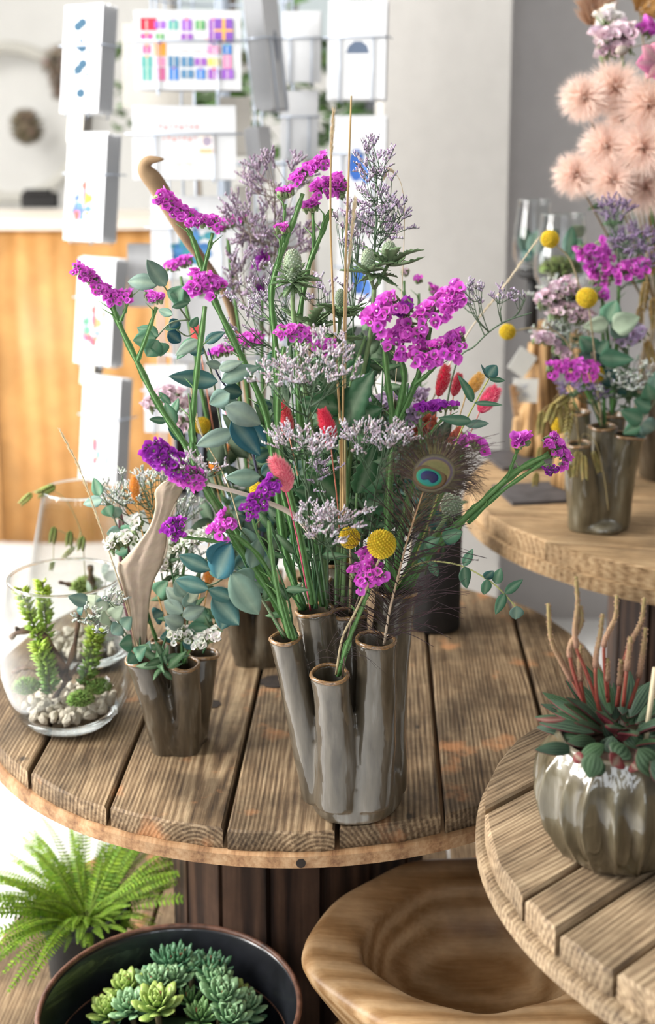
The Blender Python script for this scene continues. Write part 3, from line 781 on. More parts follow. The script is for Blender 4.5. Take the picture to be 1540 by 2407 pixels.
def craspedia(label, u, v, rpx, y, stem, ys, seed, group=None):
    r = random.Random(seed); c = PY(u, v, y); R0 = px_len(u, v, y, rpx)
    t = thing('billy_button', label, 'flower', c, group); b = MB(); N = int(90 + rpx * 6)
    b.blob(c, R0 * .93, (.50, .33, .02), seed, .03, 16, 12)
    for i in range(N):
        z = 1 - 2 * (i + .5) / N; a = i * 2.399963; s = math.sqrt(1 - z*z); d_ = V(s*math.cos(a), s*math.sin(a), z)
        k = R0 * 1.9 / math.sqrt(N); b.octa(c + d_ * R0 * .93, d_, R0 * .10 + k * .25, k * r.uniform(.7, 1.0), jit((.84, .62, .06), .16, r))
    b.build('ball', M['fuzz'], t)
    if stem:
        s = MB(); s.tube(smooth(path(stem, y, ys), 5), .0011, .0012, 6, (.36, .29, .17)); s.build('stem', M['stem'], t)
    return t
def hairs(b, spine, rad, n, ln, col, tipc, r, lean=.5, w=.0005):
    """fine hairs standing off a spine"""
    m = len(spine)
    for i in range(n):
        q = r.random() * (m - 1); k = min(int(q), m - 2); p = spine[k].lerp(spine[k+1], q - k); t = q / (m - 1)
        ax = (spine[k+1] - spine[k]).normalized(); u, v_ = perp(ax); a = r.uniform(0, 6.28)
        o = u*math.cos(a) + v_*math.sin(a); rr = rad * math.sin(math.pi * min(.97, max(.04, t * .9 + .06))) ** .6
        st = p + o * rr * .75; d_ = (o + ax * (lean + r.uniform(-.2, .4))).normalized(); l_ = ln * r.uniform(.5, 1.1)
        sd = d_.cross(V(0, -1, .2)); sd = sd.normalized() if sd.length > .1 else u
        c0 = jit(col, .12, r); c1 = jit(tipc, .1, r)
        mid = st + d_ * l_ * .55
        b.add([st - sd*w, st + sd*w, mid + sd*w*.8, mid - sd*w*.8, st + d_*l_ + ax*l_*.1], [(0, 1, 2, 3), (3, 2, 4)], [c0, c0, mix(c0, c1, .5), mix(c0, c1, .5), c1])
def bunny_tail(label, spine, y, wpx, col, stem, ys, seed, tipc=None, stem_col=None):
    r = random.Random(seed); sp = smooth(path(spine, y), 6); rad = px_len(spine[0][0], spine[0][1], y, wpx) * .5
    t = thing('bunny_tail', label, 'grass head', sp[0]); b = MB(); m = len(sp)
    b.tube(sp, rad, rad, 10, col, rf=lambda q: rad * .8 * max(.12, math.sin(math.pi * min(.96, q * .88 + .08)) ** .6))
    hairs(b, sp, rad, 1100, rad * .62, col, tipc or mix(col, (1, .9, .85), .3), r, .9, .00026)
    b.build('tail', M['fuzz'], t)
    if stem:
        s = MB(); s.tube(smooth(path(stem, y, ys), 5), .0007, .0008, 5, stem_col or mix(col, STRAW, .5)); s.build('stem', M['stem'], t)
    return t

# ================================================================ the central bouquet
# magenta statice, left side
statice('tall branching magenta statice arching far left above the glasses',
        [([(688, 1495), (640, 1400), (560, 1255), (485, 1150), (440, 1055), (375, 955), (322, 850), (272, 742), (262, 690)], 1.205, 1.17, .0032, .0019),
         ([(322, 850), (345, 790), (368, 722)], 1.172, 1.165, .0018), ([(452, 1060), (452, 1000), (462, 880), (482, 720)], 1.175, 1.165, .0024, .0019),
         ([(455, 1040), (450, 985), (443, 925)], 1.17, 1.16, .0022, .0004), ([(282, 758), (296, 725), (300, 700)], 1.17, 1.168, .0014)],
        [([(172, 625), (205, 650), (238, 680), (272, 703), (308, 695)], 1.168, 21, 0, {'face': (.35, -.5, 1)}), ([(345, 698), (383, 704)], 1.165, 19, 1, {}), ([(452, 662), (482, 668), (516, 690)], 1.165, 31, 2, {'face': (.1, -.8, .9)})], 31)
statice('magenta statice with long drooping comb left of centre, high up',
        [([(712, 1432), (672, 1300), (648, 1130), (628, 985), (575, 855), (508, 715), (478, 640), (455, 568), (440, 535)], 1.235, 1.19, .0034, .0018), ([(478, 640), (490, 590), (500, 548)], 1.19, 1.188, .0017), ([(628, 985), (608, 930), (600, 885)], 1.215, 1.21, .0018, .0004)],
        [([(374, 458), (400, 482), (432, 508), (470, 520), (510, 525)], 1.19, 24, 0, {'face': (.35, -.45, 1)})], 32)
statice('uppermost magenta statice with one arched comb beside the straw blades',
        [([(735, 1425), (690, 1250), (650, 1090), (652, 985), (648, 820), (638, 690), (660, 600), (690, 520), (712, 455)], 1.24, 1.21, .0033, .0017), ([(668, 570), (668, 520), (670, 480)], 1.213, 1.212, .0015), ([(652, 620), (660, 580), (664, 555)], 1.215, 1.21, .0014)],
        [([(694, 430), (718, 405), (745, 388), (770, 374)], 1.21, 22, 0, {'face': (-.35, -.4, 1)}), ([(655, 458), (686, 450)], 1.212, 19, 1, {}), ([(648, 542), (676, 536)], 1.21, 17, 2, {})], 33)
statice('magenta statice cluster just right of the uppermost comb, behind the straw blades',
        [([(760, 1425), (735, 1200), (705, 980), (700, 800), (722, 640), (758, 545), (780, 490)], 1.245, 1.225, .003, .0016), ([(735, 610), (738, 550), (735, 500)], 1.228, 1.225, .0015), ([(755, 550), (762, 520), (775, 495)], 1.226, 1.222, .0014)],
        [([(715, 490), (742, 482)], 1.222, 22, 0, {}), ([(738, 452), (765, 438), (790, 435), (808, 425)], 1.225, 27, 1, {'face': (-.2, -.7, .9)}), ([(795, 460), (808, 432)], 1.23, 20, 2, {})], 34)
statice('flat magenta comb of statice lying in front of the dark thistle leaves',
        [([(735, 1420), (700, 1240), (658, 1060), (655, 900), (668, 815)], 1.22, 1.155, .0027, .0016)],
        [([(655, 782), (690, 778), (722, 790), (755, 812), (788, 816)], 1.15, 21, 0, {'face': (.15, -.5, 1)})], 35)
statice('biggest magenta statice cluster right of centre on three green stems',
        [([(915, 1390), (912, 1250), (918, 1100), (926, 1010), (912, 900), (902, 800)], 1.22, 1.165, .0036, .0019), ([(926, 1010), (950, 900), (940, 830)], 1.18, 1.165, .0026, .0019), ([(926, 1010), (965, 930), (990, 860), (1012, 770)], 1.18, 1.16, .0028, .0018), ([(975, 905), (1005, 880), (1030, 850)], 1.168, 1.16, .0018)],
        [([(872, 765), (900, 735), (935, 700)], 1.155, 33, 0, {'face': (-.3, -.8, .8)}), ([(985, 755), (1025, 735), (1058, 705), (1082, 685)], 1.15, 33, 1, {'face': (-.35, -.7, .9)}), ([(915, 815), (955, 795), (975, 770)], 1.16, 34, 2, {'face': (0, -1, .6)}), ([(975, 845), (1020, 830), (1060, 815), (1088, 795)], 1.15, 32, 3, {'face': (-.2, -.8, .8)}), ([(935, 740), (965, 715)], 1.175, 28, 4, {'pal': 'p'})], 36)
statice('purple row of statice florets seen edge-on above the peacock eye',
        [([(925, 1392), (945, 1230), (985, 1090), (988, 985)], 1.235, 1.20, .0024, .0015), ([(985, 1050), (1015, 1015), (1040, 985)], 1.205, 1.2, .0014)],
        [([(982, 968), (1015, 962), (1050, 958), (1078, 958)], 1.20, 16, 0, {'pal': 'p', 'fsize': .005})], 37)
statice('loose magenta florets tucked behind the top of the peacock feather',
        [([(935, 1390), (1000, 1240), (1060, 1120), (1090, 1065)], 1.25, 1.25, .0021, .0014)],
        [([(1062, 1050), (1090, 1042), (1120, 1048), (1140, 1062)], 1.25, 22, 0, {'dens': .6, 'loose': .5, 'fsize': .0062})], 38)
statice('long pale green statice stem leaning right with florets over the tall spool',
        [([(955, 1385), (1010, 1300), (1075, 1235), (1140, 1175), (1212, 1110), (1292, 1068)], 1.245, 1.235, .0034, .0026), ([(1100, 1230), (1180, 1155), (1280, 1085)], 1.238, 1.23, .0016, .0015), ([(1192, 1125), (1205, 1090), (1218, 1055)], 1.236, 1.23, .0014, .0013)],
        [([(1212, 1042), (1248, 1040)], 1.228, 21, 0, {'fsize': .0064}), ([(1292, 1028), (1312, 1060), (1330, 1085)], 1.228, 24, 1, {'face': (.8, -.5, .4), 'dens': .8}), ([(1290, 1095), (1302, 1110)], 1.235, 15, 2, {'pal': 'p', 'face': (.2, -.5, -.9), 'dens': .6})], 39)
statice('deep purple statice spike pointing up-left over the dried calla leaf',
        [([(695, 1500), (640, 1400), (560, 1280), (500, 1180), (470, 1130)], 1.195, 1.12, .0034, .0022)],
        [([(345, 1045), (375, 1068), (405, 1090), (435, 1095)], 1.115, 27, 0, {'pal': 'p', 'face': (-.2, -.8, .5)}), ([(405, 1105), (440, 1118), (478, 1135)], 1.118, 24, 1, {'pal': 'm', 'face': (0, -.9, .4), 'dens': .8})], 40)
statice('purple statice spike leaning against the pale pink bunny tail',
        [([(682, 1500), (655, 1400), (638, 1300), (632, 1225)], 1.18, 1.115, .0022, .0016), ([(640, 1320), (605, 1255), (590, 1205)], 1.15, 1.12, .0015)],
        [([(578, 1200), (602, 1185), (625, 1160), (650, 1128)], 1.112, 23, 0, {'pal': 'p', 'face': (-.5, -.8, .4)})], 41)
statice('small magenta statice sprig of few florets left of the vase tubes',
        [([(690, 1500), (660, 1400), (610, 1310), (555, 1258)], 1.185, 1.13, .0021, .0016)],
        [([(505, 1258), (528, 1235), (545, 1212)], 1.125, 27, 0, {'face': (-.4, -.8, .5), 'dens': .75})], 42)
statice('little purple statice tuft right behind the dried calla leaf',
        [([(695, 1495), (640, 1380), (560, 1290), (500, 1272), (430, 1262)], 1.20, 1.17, .0016, .0012)],
        [([(395, 1255), (415, 1235), (428, 1232)], 1.17, 22, 0, {'pal': 'p', 'dens': .8, 'face': (-.3, -.8, .3)})], 43)
statice('magenta statice blooming low between the yellow ball and front vase tube',
        [([(795, 1588), (822, 1500), (850, 1432), (868, 1385)], 1.178, 1.135, .0027, .002)],
        [([(838, 1360), (862, 1350), (885, 1335)], 1.125, 29, 0, {'face': (-.1, -.9, .5)}), ([(850, 1318), (880, 1302), (908, 1308)], 1.14, 24, 1, {'face': (0, -.7, .8)})], 44)
# statice further back
statice('blurred magenta comb behind the left eucalyptus leaves',
        [([(600, 1390), (585, 1150), (565, 950), (555, 850)], 1.6, 1.45, .0024)], [([(500, 832), (540, 822), (580, 808), (615, 795)], 1.42, 20, 0, {}), ([(570, 800), (600, 788)], 1.44, 18, 1, {})], 45)
statice('blurred magenta tip behind the round eucalyptus leaves, upper left',
        [([(580, 1390), (500, 1050), (445, 760), (425, 650)], 1.62, 1.5, .0022)], [([(392, 632), (420, 622), (448, 612)], 1.5, 19, 0, {})], 46)
statice('blurred magenta tip left of the lilac haze near the card rack',
        [([(620, 1390), (590, 1000), (545, 650), (535, 560)], 1.62, 1.52, .0022)], [([(505, 545), (540, 525), (575, 515)], 1.52, 19, 0, {})], 47)
statice('blurred dark magenta statice showing left of the first thistle cone',
        [([(625, 1390), (620, 1000), (615, 760), (620, 660)], 1.64, 1.55, .0022)], [([(608, 630), (622, 605), (630, 590)], 1.55, 24, 0, {'pal': 'p'}), ([(600, 665), (610, 690)], 1.55, 20, 1, {'pal': 'p'})], 48)
statice('small out-of-focus magenta buds above the biggest magenta cluster',
        [([(1010, 1300), (990, 1000), (985, 800), (985, 690)], 1.6, 1.5, .0018), ([(985, 800), (955, 720), (950, 660)], 1.52, 1.5, .0015), ([(985, 760), (1010, 720), (1020, 690)], 1.52, 1.5, .0014)],
        [([(978, 660), (992, 655)], 1.5, 15, 0, {'dens': .6}), ([(945, 640), (960, 640)], 1.5, 13, 1, {'dens': .6, 'pal': 'k'}), ([(1008, 678), (1025, 685)], 1.5, 15, 2, {'dens': .6})], 49)
statice('pale lilac statice mass behind the three green stems',
        [([(1020, 1300), (960, 1150), (920, 1060)], 1.56, 1.40, .0024), ([(960, 1150), (900, 1050), (870, 990)], 1.45, 1.38, .002)],
        [([(840, 985), (880, 960), (930, 950)], 1.38, 42, 0, {'pal': 'l'}), ([(950, 990), (985, 970)], 1.39, 34, 1, {'pal': 'l'}), ([(880, 1040), (930, 1020)], 1.37, 34, 2, {'pal': 'l'}), ([(960, 930), (1000, 935)], 1.42, 28, 3, {'pal': 'l'})], 50)
statice('coral celosia-like bloom half hidden under the peacock feather top',
        [([(1020, 1300), (1060, 1150), (1080, 1060)], 1.56, 1.42, .0024)], [([(985, 1020), (1010, 1000), (1020, 990)], 1.4, 26, 0, {'pal': 'c'}), ([(1065, 1040), (1085, 1020)], 1.42, 26, 1, {'pal': 'c'})], 51)
statice('pale pink statice glimpsed left behind the eucalyptus stem',
        [([(580, 1390), (500, 1150), (430, 980)], 1.6, 1.5, .0022)], [([(350, 960), (390, 930), (430, 950)], 1.5, 34, 0, {'pal': 'k', 'dens': .7}), ([(415, 1010), (440, 990)], 1.5, 26, 1, {'pal': 'k', 'dens': .7})], 52)

# sea lavender
LIL = [(.55, .44, .60), (.66, .58, .68), (.48, .34, .50), (.72, .66, .70)]
LILW = [(.76, .69, .76), (.84, .80, .83), (.66, .54, .64), (.62, .48, .50)]
spray('whitish lilac sea lavender spreading in front of the thistle leaves', 'sea_lavender', [(760, 1420), (730, 1250), (715, 1080), (725, 960)], 1.21, 1.13, [(650, 885, 50, 32), (725, 868, 70, 45), (800, 865, 45, 40), (775, 815, 40, 28)], 61, LILW, 62, spike=.014)
spray('whitish lilac sea lavender tuft hanging beside the red bunny tail', 'sea_lavender', [(770, 1420), (745, 1250), (715, 1110)], 1.21, 1.12, [(700, 1040, 62, 24), (755, 1055, 30, 20)], 62, LILW, 34, spike=.014, dep=.03)
spray('whitish lilac sea lavender tuft left above the peacock eye', 'sea_lavender', [(840, 1430), (870, 1250), (890, 1100)], 1.215, 1.125, [(855, 1028, 42, 22), (915, 1035, 48, 26)], 63, LILW, 38, spike=.014, dep=.03)
spray('lowest whitish lilac sea lavender just above the yellow balls', 'sea_lavender', [(790, 1420), (790, 1330), (770, 1270)], 1.20, 1.11, [(740, 1215, 45, 36), (815, 1220, 62, 24), (770, 1265, 45, 18)], 64, LILW, 50, spike=.013, dep=.03)
spray('tiny lilac sea lavender sprig low between red tail and vase', 'sea_lavender', [(770, 1425), (770, 1280), (765, 1150)], 1.225, 1.16, [(760, 1085, 38, 40), (745, 1120, 18, 40)], 65, LIL, 20, spike=.010, size=.0014)
spray('tall lilac sea lavender standing right of the long straws', 'sea_lavender', [(830, 1440), (850, 1100), (872, 750), (885, 520), (888, 440)], 1.25, 1.30, [(885, 385, 36, 48), (895, 460, 48, 50), (905, 530, 56, 32), (935, 500, 26, 30)], 66, LIL, 90, spike=.012, dep=.03)
spray('hazy purple sea lavender out of focus left of the straws', 'sea_lavender', [(620, 1380), (620, 1000), (640, 700), (650, 520)], 1.6, 1.5, [(650, 420, 75, 50), (600, 520, 70, 60), (670, 560, 60, 60), (570, 640, 50, 60)], 67, [(.42, .32, .42), (.50, .42, .50), (.34, .24, .34)], 120, stem_col=(.20, .16, .13), size=.0022, spike=.018)
spray('lilac sea lavender reaching sideways to the right over bare wall', 'sea_lavender', [(1000, 1350), (1060, 900), (1120, 810), (1180, 760), (1250, 735)], 1.42, 1.36, [(1115, 700, 30, 26), (1175, 695, 30, 16), (1220, 700, 22, 12), (1090, 690, 20, 30)], 68, LIL, 34, spike=.010, stem_col=(.10, .15, .09))
spray('small lilac sea lavender behind the first thistle at mid height', 'sea_lavender', [(700, 1400), (760, 1000), (790, 800)], 1.3, 1.33, [(770, 690, 60, 34), (830, 700, 40, 40), (620, 700, 60, 70), (560, 760, 40, 60)], 69, LIL, 64, spike=.012)
spray('lilac sea lavender behind the tall straws near the white card', 'sea_lavender', [(800, 1420), (830, 1000), (830, 700)], 1.3, 1.34, [(830, 520, 50, 36), (850, 570, 45, 25)], 70, LIL, 36, spike=.011)
spray('fine sea lavender twig crossing beside the dried calla leaf', 'sea_lavender', [(700, 1495), (600, 1290), (500, 1180), (480, 1120)], 1.19, 1.13, [(495, 1095, 36, 24), (440, 1090, 30, 20)], 71, LILW, 22, spike=.008, size=.0013)

# ---- thistles
def thistle(label, stem, ys, ye, cones, whorls, seed):
    """cones: (u, v, rx px, ry px, y); whorls: (u, v, radius px, n, y, droop)"""
    r = random.Random(seed); t = thing('sea_holly', label, 'flower', path(stem[:1], ys)[0]); b = MB()
    b.tube(smooth(path(stem, ys, ye), 6), .0027, .0021, 7, (.13, .22, .08), (.22, .32, .14))
    for (u, v, rx, ry, y) in cones: b.tube([path(stem[-1:], ye)[0], PY(u, v + ry, y)], .0018, .0016, 6, (.2, .3, .13))
    b.build('stem', M['stem'], t)
    for (u, v, rx, ry, y) in cones:
        c = PY(u, v, y); a_, b_ = px_len(u, v, y, rx), px_len(u, v, y, ry); m = MB(); N = 150
        m.blob(c, 1, (.34, .42, .28), 1, .02, 14, 10, squash=(a_ * .88, a_ * .88, b_ * .93))
        for i in range(N):
            z = 1 - 2 * (i + .5) / N; an = i * 2.399963; s = math.sqrt(1 - z*z); d_ = V(s*math.cos(an), s*math.sin(an), z)
            p = c + V(d_.x*a_*.9, d_.y*a_*.9, d_.z*b_*.95); m.octa(p, (d_ + V(0, 0, .35)).normalized(), a_*.16, a_*.11, jit((.55, .60, .47), .16, r))
        m.build('cone', M['fuzz'], t)
    for (u, v, rad, n, y, drp) in whorls:
        c = PY(u, v, y); L = px_len(u, v, y, rad)
        for i in range(n):
            a = 2*math.pi*(i + r.uniform(-.3, .3)) / n; d_ = V(math.cos(a), math.sin(a) * .9, drp + r.uniform(-.25, .35)).normalized()
            l_ = L * r.uniform(.7, 1.15); w_ = l_ * r.uniform(.13, .2)
            leaf_mesh(c, c + d_ * l_, w_, V(0, 0, 1) + d_ * -.2, jit((.07, .17, .055), .25, r), (.18, .25, .13), .3, r.uniform(-.1, .12), 1.0, 2, 11, vein=(.35, .42, .25), teeth=1.1).build('bract', M['leaf'], t)
    return t
thistle('sea holly with one pale green cone left of the straws', [(770, 1430), (745, 1100), (705, 850), (690, 740), (688, 690)], 1.25, 1.2, [(688, 622, 23, 38, 1.2)], [(688, 662, 72, 15, 1.2, -.1), (690, 655, 62, 11, 1.2, .7), (688, 670, 50, 9, 1.2, -.9)], 81)
thistle('sea holly with two pale cones side by side, right of the straws', [(800, 1400), (820, 1100), (850, 900), (875, 760), (880, 680)], 1.26, 1.19, [(865, 612, 17, 28, 1.185), (915, 592, 19, 26, 1.195)], [(868, 640, 72, 13, 1.185, .3), (915, 625, 90, 14, 1.195, .45), (890, 645, 60, 9, 1.19, -.4), (875, 760, 60, 7, 1.21, .5)], 82)
thistle('sea holly with the cone hidden in its dark leaf whorl at centre', [(790, 1420), (800, 1150), (800, 950), (798, 780)], 1.25, 1.22, [(800, 700, 13, 22, 1.235)], [(735, 765, 85, 15, 1.22, .35), (800, 745, 80, 14, 1.225, .4), (780, 790, 90, 13, 1.21, -.15), (740, 790, 70, 9, 1.2, -.5)], 83)
thistle('green unopened sea holly globe behind the feather, near the black vase', [(940, 1388), (1000, 1290), (1050, 1215)], 1.25, 1.26, [(1062, 1188, 26, 28, 1.27)], [(1058, 1210, 40, 7, 1.27, -.3)], 84)
# broad toothed thistle leaves
def toothed(label, leaves, stem, ya, yb, seed):
    r = random.Random(seed); t = thing('toothed_leaf_stem', label, 'leaf', path(stem[:1], ya)[0]); b = MB()
    b.tube(smooth(path(stem, ya, yb), 5), .0024, .0016, 6, (.15, .26, .10)); b.build('stem', M['stem'], t)
    for (bu, bv_, tu, tv, w, y) in leaves:
        leaf_mesh(PY(bu, bv_, y), PY(tu, tv, y - .01), px_len(bu, bv_, y, w), V(r.uniform(-.4, .4), -1, .5), jit((.04, .12, .05), .15, r), (.12, .2, .1), .15, .08, 1.0, 4, 13, teeth=.28).build('leaf', M['leaf'], t)
toothed('green stem with broad toothed leaves in the middle of the bouquet', [(815, 1000, 880, 870, 62, 1.19), (800, 960, 700, 945, 52, 1.19), (810, 950, 745, 880, 55, 1.2), (800, 980, 760, 1060, 40, 1.19), (830, 990, 900, 960, 48, 1.2), (820, 900, 870, 830, 50, 1.22)], [(805, 1420), (815, 1200), (812, 1000), (830, 880), (860, 790)], 1.24, 1.2, 91)
toothed('dark toothed leaves gathered low behind the lilac sprays', [(850, 1150, 940, 1080, 50, 1.22), (840, 1160, 880, 1040, 50, 1.22), (800, 1180, 720, 1110, 52, 1.22), (760, 1180, 690, 1150, 46, 1.23), (850, 1190, 960, 1170, 50, 1.24), (800, 1150, 790, 1060, 46, 1.24), (870, 1120, 900, 1010, 44, 1.24)], [(820, 1425), (830, 1300), (840, 1150)], 1.245, 1.23, 92)

# ---- straws and grasses
def straw(label, pts, ya, yb, r0, col, plume=None, seed=0, name='straw_blade'):
    P = smooth(path(pts, ya, yb), 8); t = thing(name, label, 'grass', P[0]); b = MB(); b.tube(P, r0, r0 * .55, 6, col); b.build('stalk', M['dry'], t)
    if plume:
        r = random.Random(seed); m = MB(); i0 = int(len(P) * plume); hairs(m, P[i0:], .0011, 170, .0055, mix(col, (.7, .6, .42), .4), (.72, .62, .45), r, 3.2, .0003); m.build('plume', M['fuzz'], t)
    return t
straw('long thin straw standing tallest, right of the two', [(808, 1210), (806, 980), (812, 640), (820, 400), (826, 225)], 1.19, 1.165, .0016, (.46, .31, .14))
straw('long thin straw with feathery top, left of the two', [(802, 1215), (800, 1010), (788, 800), (778, 560), (778, 380), (784, 262)], 1.195, 1.16, .0015, (.45, .30, .14), .80, 3)
straw('shorter wispy straw between the thistle cones', [(812, 1205), (812, 980), (815, 700), (830, 520), (835, 470)], 1.2, 1.17, .001, (.55, .42, .24), .55, 4)
straw('thick ochre stalk rising behind the straws from the back tube', [(815, 1325), (812, 1200), (812, 1050), (800, 950)], 1.29, 1.2, .0036, (.40, .30, .10))
straw('fine arched grass curving over the tall lilac spray', [(880, 1390), (930, 900), (950, 560), (945, 440), (918, 400), (900, 420)], 1.27, 1.31, .0006, (.62, .50, .34), .7, 5)
straw('pale dry grass leaning right across the pillar', [(955, 1390), (1000, 1000), (1090, 800), (1180, 680), (1270, 555)], 1.36, 1.5, .0013, (.66, .56, .42), .6, 6)
straw('pale flattened stalk crossing from the calla leaf to the vase', [(740, 1262), (690, 1210), (600, 1170), (488, 1138)], 1.17, 1.115, .0034, (.66, .58, .48))
straw('wispy oat-like grass in front of the left eucalyptus', [(600, 1380), (540, 1150), (470, 1010), (448, 900)], 1.3, 1.26, .0008, (.60, .48, .30), .6, 7)
straw('wispy grass rising from the small vase toward the counter', [(330, 1540), (290, 1400), (240, 1250), (190, 1110), (140, 1010)], 1.33, 1.30, .0008, (.55, .45, .28), .5, 8)

# ---- bunny tails
bunny_tail('pale pink bunny tail in front, beside the purple spike', [(674, 1155), (668, 1115), (640, 1078)], 1.12, 42, (.72, .16, .22), [(672, 1155), (700, 1270), (730, 1435)], 1.23, 101, (.85, .40, .42), (.70, .12, .2))
bunny_tail('hot pink bunny tail right of centre by the straws', [(778, 1050), (772, 1010), (757, 965)], 1.15, 36, (.75, .045, .10), [(778, 1050), (795, 1200), (800, 1320)], 1.27, 102, (.8, .15, .2))
bunny_tail('coral pink bunny tail behind a green stem left of centre', [(680, 1025), (672, 990), (660, 945)], 1.24, 34, (.72, .09, .12), [(680, 1025), (720, 1200), (760, 1330)], 1.29, 103, (.8, .3, .3))
bunny_tail('crimson bunny tail leaning under the biggest magenta cluster', [(1030, 930), (1042, 895), (1050, 860)], 1.36, 30, (.60, .012, .05), [(1030, 930), (1010, 1100), (1010, 1300)], 1.56, 104)
bunny_tail('small crimson bunny tail second from the pillar side', [(1066, 930), (1074, 905), (1080, 880)], 1.37, 23, (.60, .015, .06), [(1066, 930), (1040, 1100), (1015, 1300)], 1.57, 105)
bunny_tail('yellow-orange bunny tail among the crimson and pink ones', [(1095, 930), (1115, 905), (1132, 880)], 1.38, 29, (.80, .48, .10), [(1095, 930), (1060, 1060), (1020, 1300)], 1.57, 106, (.9, .7, .35))
bunny_tail('rose pink bunny tail farthest right beside the pillar', [(1128, 968), (1148, 940), (1168, 912)], 1.34, 37, (.75, .07, .17), [(1128, 968), (1080, 1090), (1030, 1300)], 1.57, 107, (.88, .35, .4))
bunny_tail('orange bunny tail behind the dark eucalyptus leaf', [(500, 1110), (512, 1075), (528, 1045)], 1.42, 34, (.80, .30, .02), [(500, 1110), (540, 1250), (590, 1385)], 1.6, 108)
bunny_tail('small orange bunny tail at the left edge of the white sprays', [(322, 1178), (316, 1150), (316, 1120)], 1.36, 22, (.80, .34, .03), [(322, 1178), (345, 1300), (400, 1500)], 1.39, 109)
bunny_tail('orange bunny tail half hidden beside the teal leaf bunch', [(492, 1275), (490, 1258), (494, 1235)], 1.36, 20, (.80, .34, .03), [(492, 1275), (470, 1400), (450, 1510)], 1.385, 110)
bunny_tail('lower orange bunny tail showing between teal leaves', [(490, 1372), (492, 1355), (498, 1340)], 1.37, 24, (.80, .34, .03), [(490, 1372), (475, 1450), (455, 1520)], 1.385, 111)
bunny_tail('coral bunny tail glimpsed through the round eucalyptus', [(470, 815), (464, 790), (458, 765)], 1.45, 26, (.78, .12, .12), [(470, 815), (520, 1100), (600, 1385)], 1.6, 112)
bunny_tail('coral bunny tail behind the leaning green stem', [(560, 830), (552, 805), (548, 780)], 1.45, 26, (.78, .12, .12), [(560, 830), (580, 1100), (605, 1385)], 1.6, 113)
bunny_tail('coral bunny tail peeking under the big pale eucalyptus leaf', [(580, 995), (555, 975), (535, 955)], 1.42, 32, (.75, .08, .14), [(580, 995), (590, 1200), (605, 1385)], 1.6, 114)

# ---- yellow balls in the main bouquet
craspedia('large yellow ball flower in front of the vase, above the magenta bloom', 897, 1279, 34, 1.115, [(893, 1312), (868, 1370), (835, 1440), (805, 1500), (790, 1585)], 1.172, 121)
craspedia('yellow ball flower left of the large one, half behind lilac spray', 822, 1264, 25, 1.15, [(823, 1288), (825, 1350), (822, 1445)], 1.24, 122)
craspedia('yellow ball flower under the dark leaf left of the bouquet', 606, 1152, 19, 1.35, [(606, 1170), (610, 1300), (612, 1390)], 1.585, 123)
craspedia('dim yellow ball flower deep in the left foliage', 475, 1000, 20, 1.5, [(475, 1018), (540, 1200), (595, 1385)], 1.6, 124)

# ---- eucalyptus
eucalyptus('dark blue-stemmed eucalyptus with large leaves left of the centre stems', [([(600, 1385), (622, 1200), (605, 1110), (578, 1000), (545, 930), (512, 880), (490, 820)], 1.5, 1.2, .0019, (.06, .06, .12))],
   [(512, 897, 396, 884, 46, 1.18, 'd'), (520, 862, 484, 852, 22, 1.2, 'p'), (515, 868, 572, 850, 26, 1.19, 'p'), (520, 895, 612, 862, 42, 1.185, 's'), (540, 925, 492, 950, 46, 1.21, 's'), (525, 915, 570, 925, 40, 1.215, 'd'), (530, 955, 614, 998, 56, 1.175, 'p'), (545, 985, 612, 1072, 58, 1.185, 'b'), (575, 1000, 628, 1048, 52, 1.195, 'b'), (548, 1015, 460, 1048, 42, 1.2, 'p'), (612, 1120, 530, 1122, 44, 1.2, 's'), (615, 1115, 655, 1090, 34, 1.22, 'd'), (560, 960, 500, 930, 40, 1.22, 's'), (600, 1080, 640, 1060, 34, 1.24, 'd'), (640, 958, 600, 945, 26, 1.23, 'd')], 131)
eucalyptus('round-leaved eucalyptus twig reaching up at upper left', [([(595, 1385), (520, 1000), (498, 880), (470, 800), (440, 750), (405, 700), (372, 655)], 1.55, 1.21, .0014), ([(440, 752), (400, 760), (362, 800)], 1.23, 1.22, .0009), ([(460, 780), (440, 790), (415, 775)], 1.24, 1.23, .0008)],
   [(390, 672, 345, 610, 44, 1.2, 's'), (372, 668, 300, 662, 42, 1.215, 's'), (400, 690, 448, 708, 46, 1.22, 'g'), (405, 722, 445, 712, 18, 1.205, 'g'), (410, 715, 432, 672, 52, 1.225, 'g'), (365, 795, 312, 800, 46, 1.21, 'g'), (372, 800, 345, 838, 50, 1.21, 'g'), (372, 790, 322, 770, 36, 1.22, 'g'), (375, 805, 378, 838, 44, 1.215, 'g'), (395, 780, 425, 805, 34, 1.23, 'b'), (400, 770, 420, 752, 26, 1.23, 'b'), (425, 760, 388, 775, 26, 1.24, 'g'), (470, 800, 412, 836, 30, 1.21, 'p'), (482, 805, 530, 780, 26, 1.2, 'd'), (455, 795, 415, 845, 30, 1.25, 'g'), (450, 770, 465, 745, 22, 1.24, 'g'), (405, 740, 372, 728, 22, 1.25, 's'), (480, 830, 440, 820, 30, 1.25, 'd')], 132)
eucalyptus('small leafy sprig curving at left below the arching statice', [([(590, 1385), (500, 1150), (440, 1040), (395, 985)], 1.55, 1.3, .0011)],
   [(410, 1000, 388, 945, 34, 1.3, 'g'), (400, 985, 420, 935, 24, 1.3, 'g'), (392, 990, 350, 985, 18, 1.31, 'g'), (430, 1030, 395, 1005, 30, 1.32, 'd'), (400, 950, 372, 920, 18, 1.32, 'g')], 133)
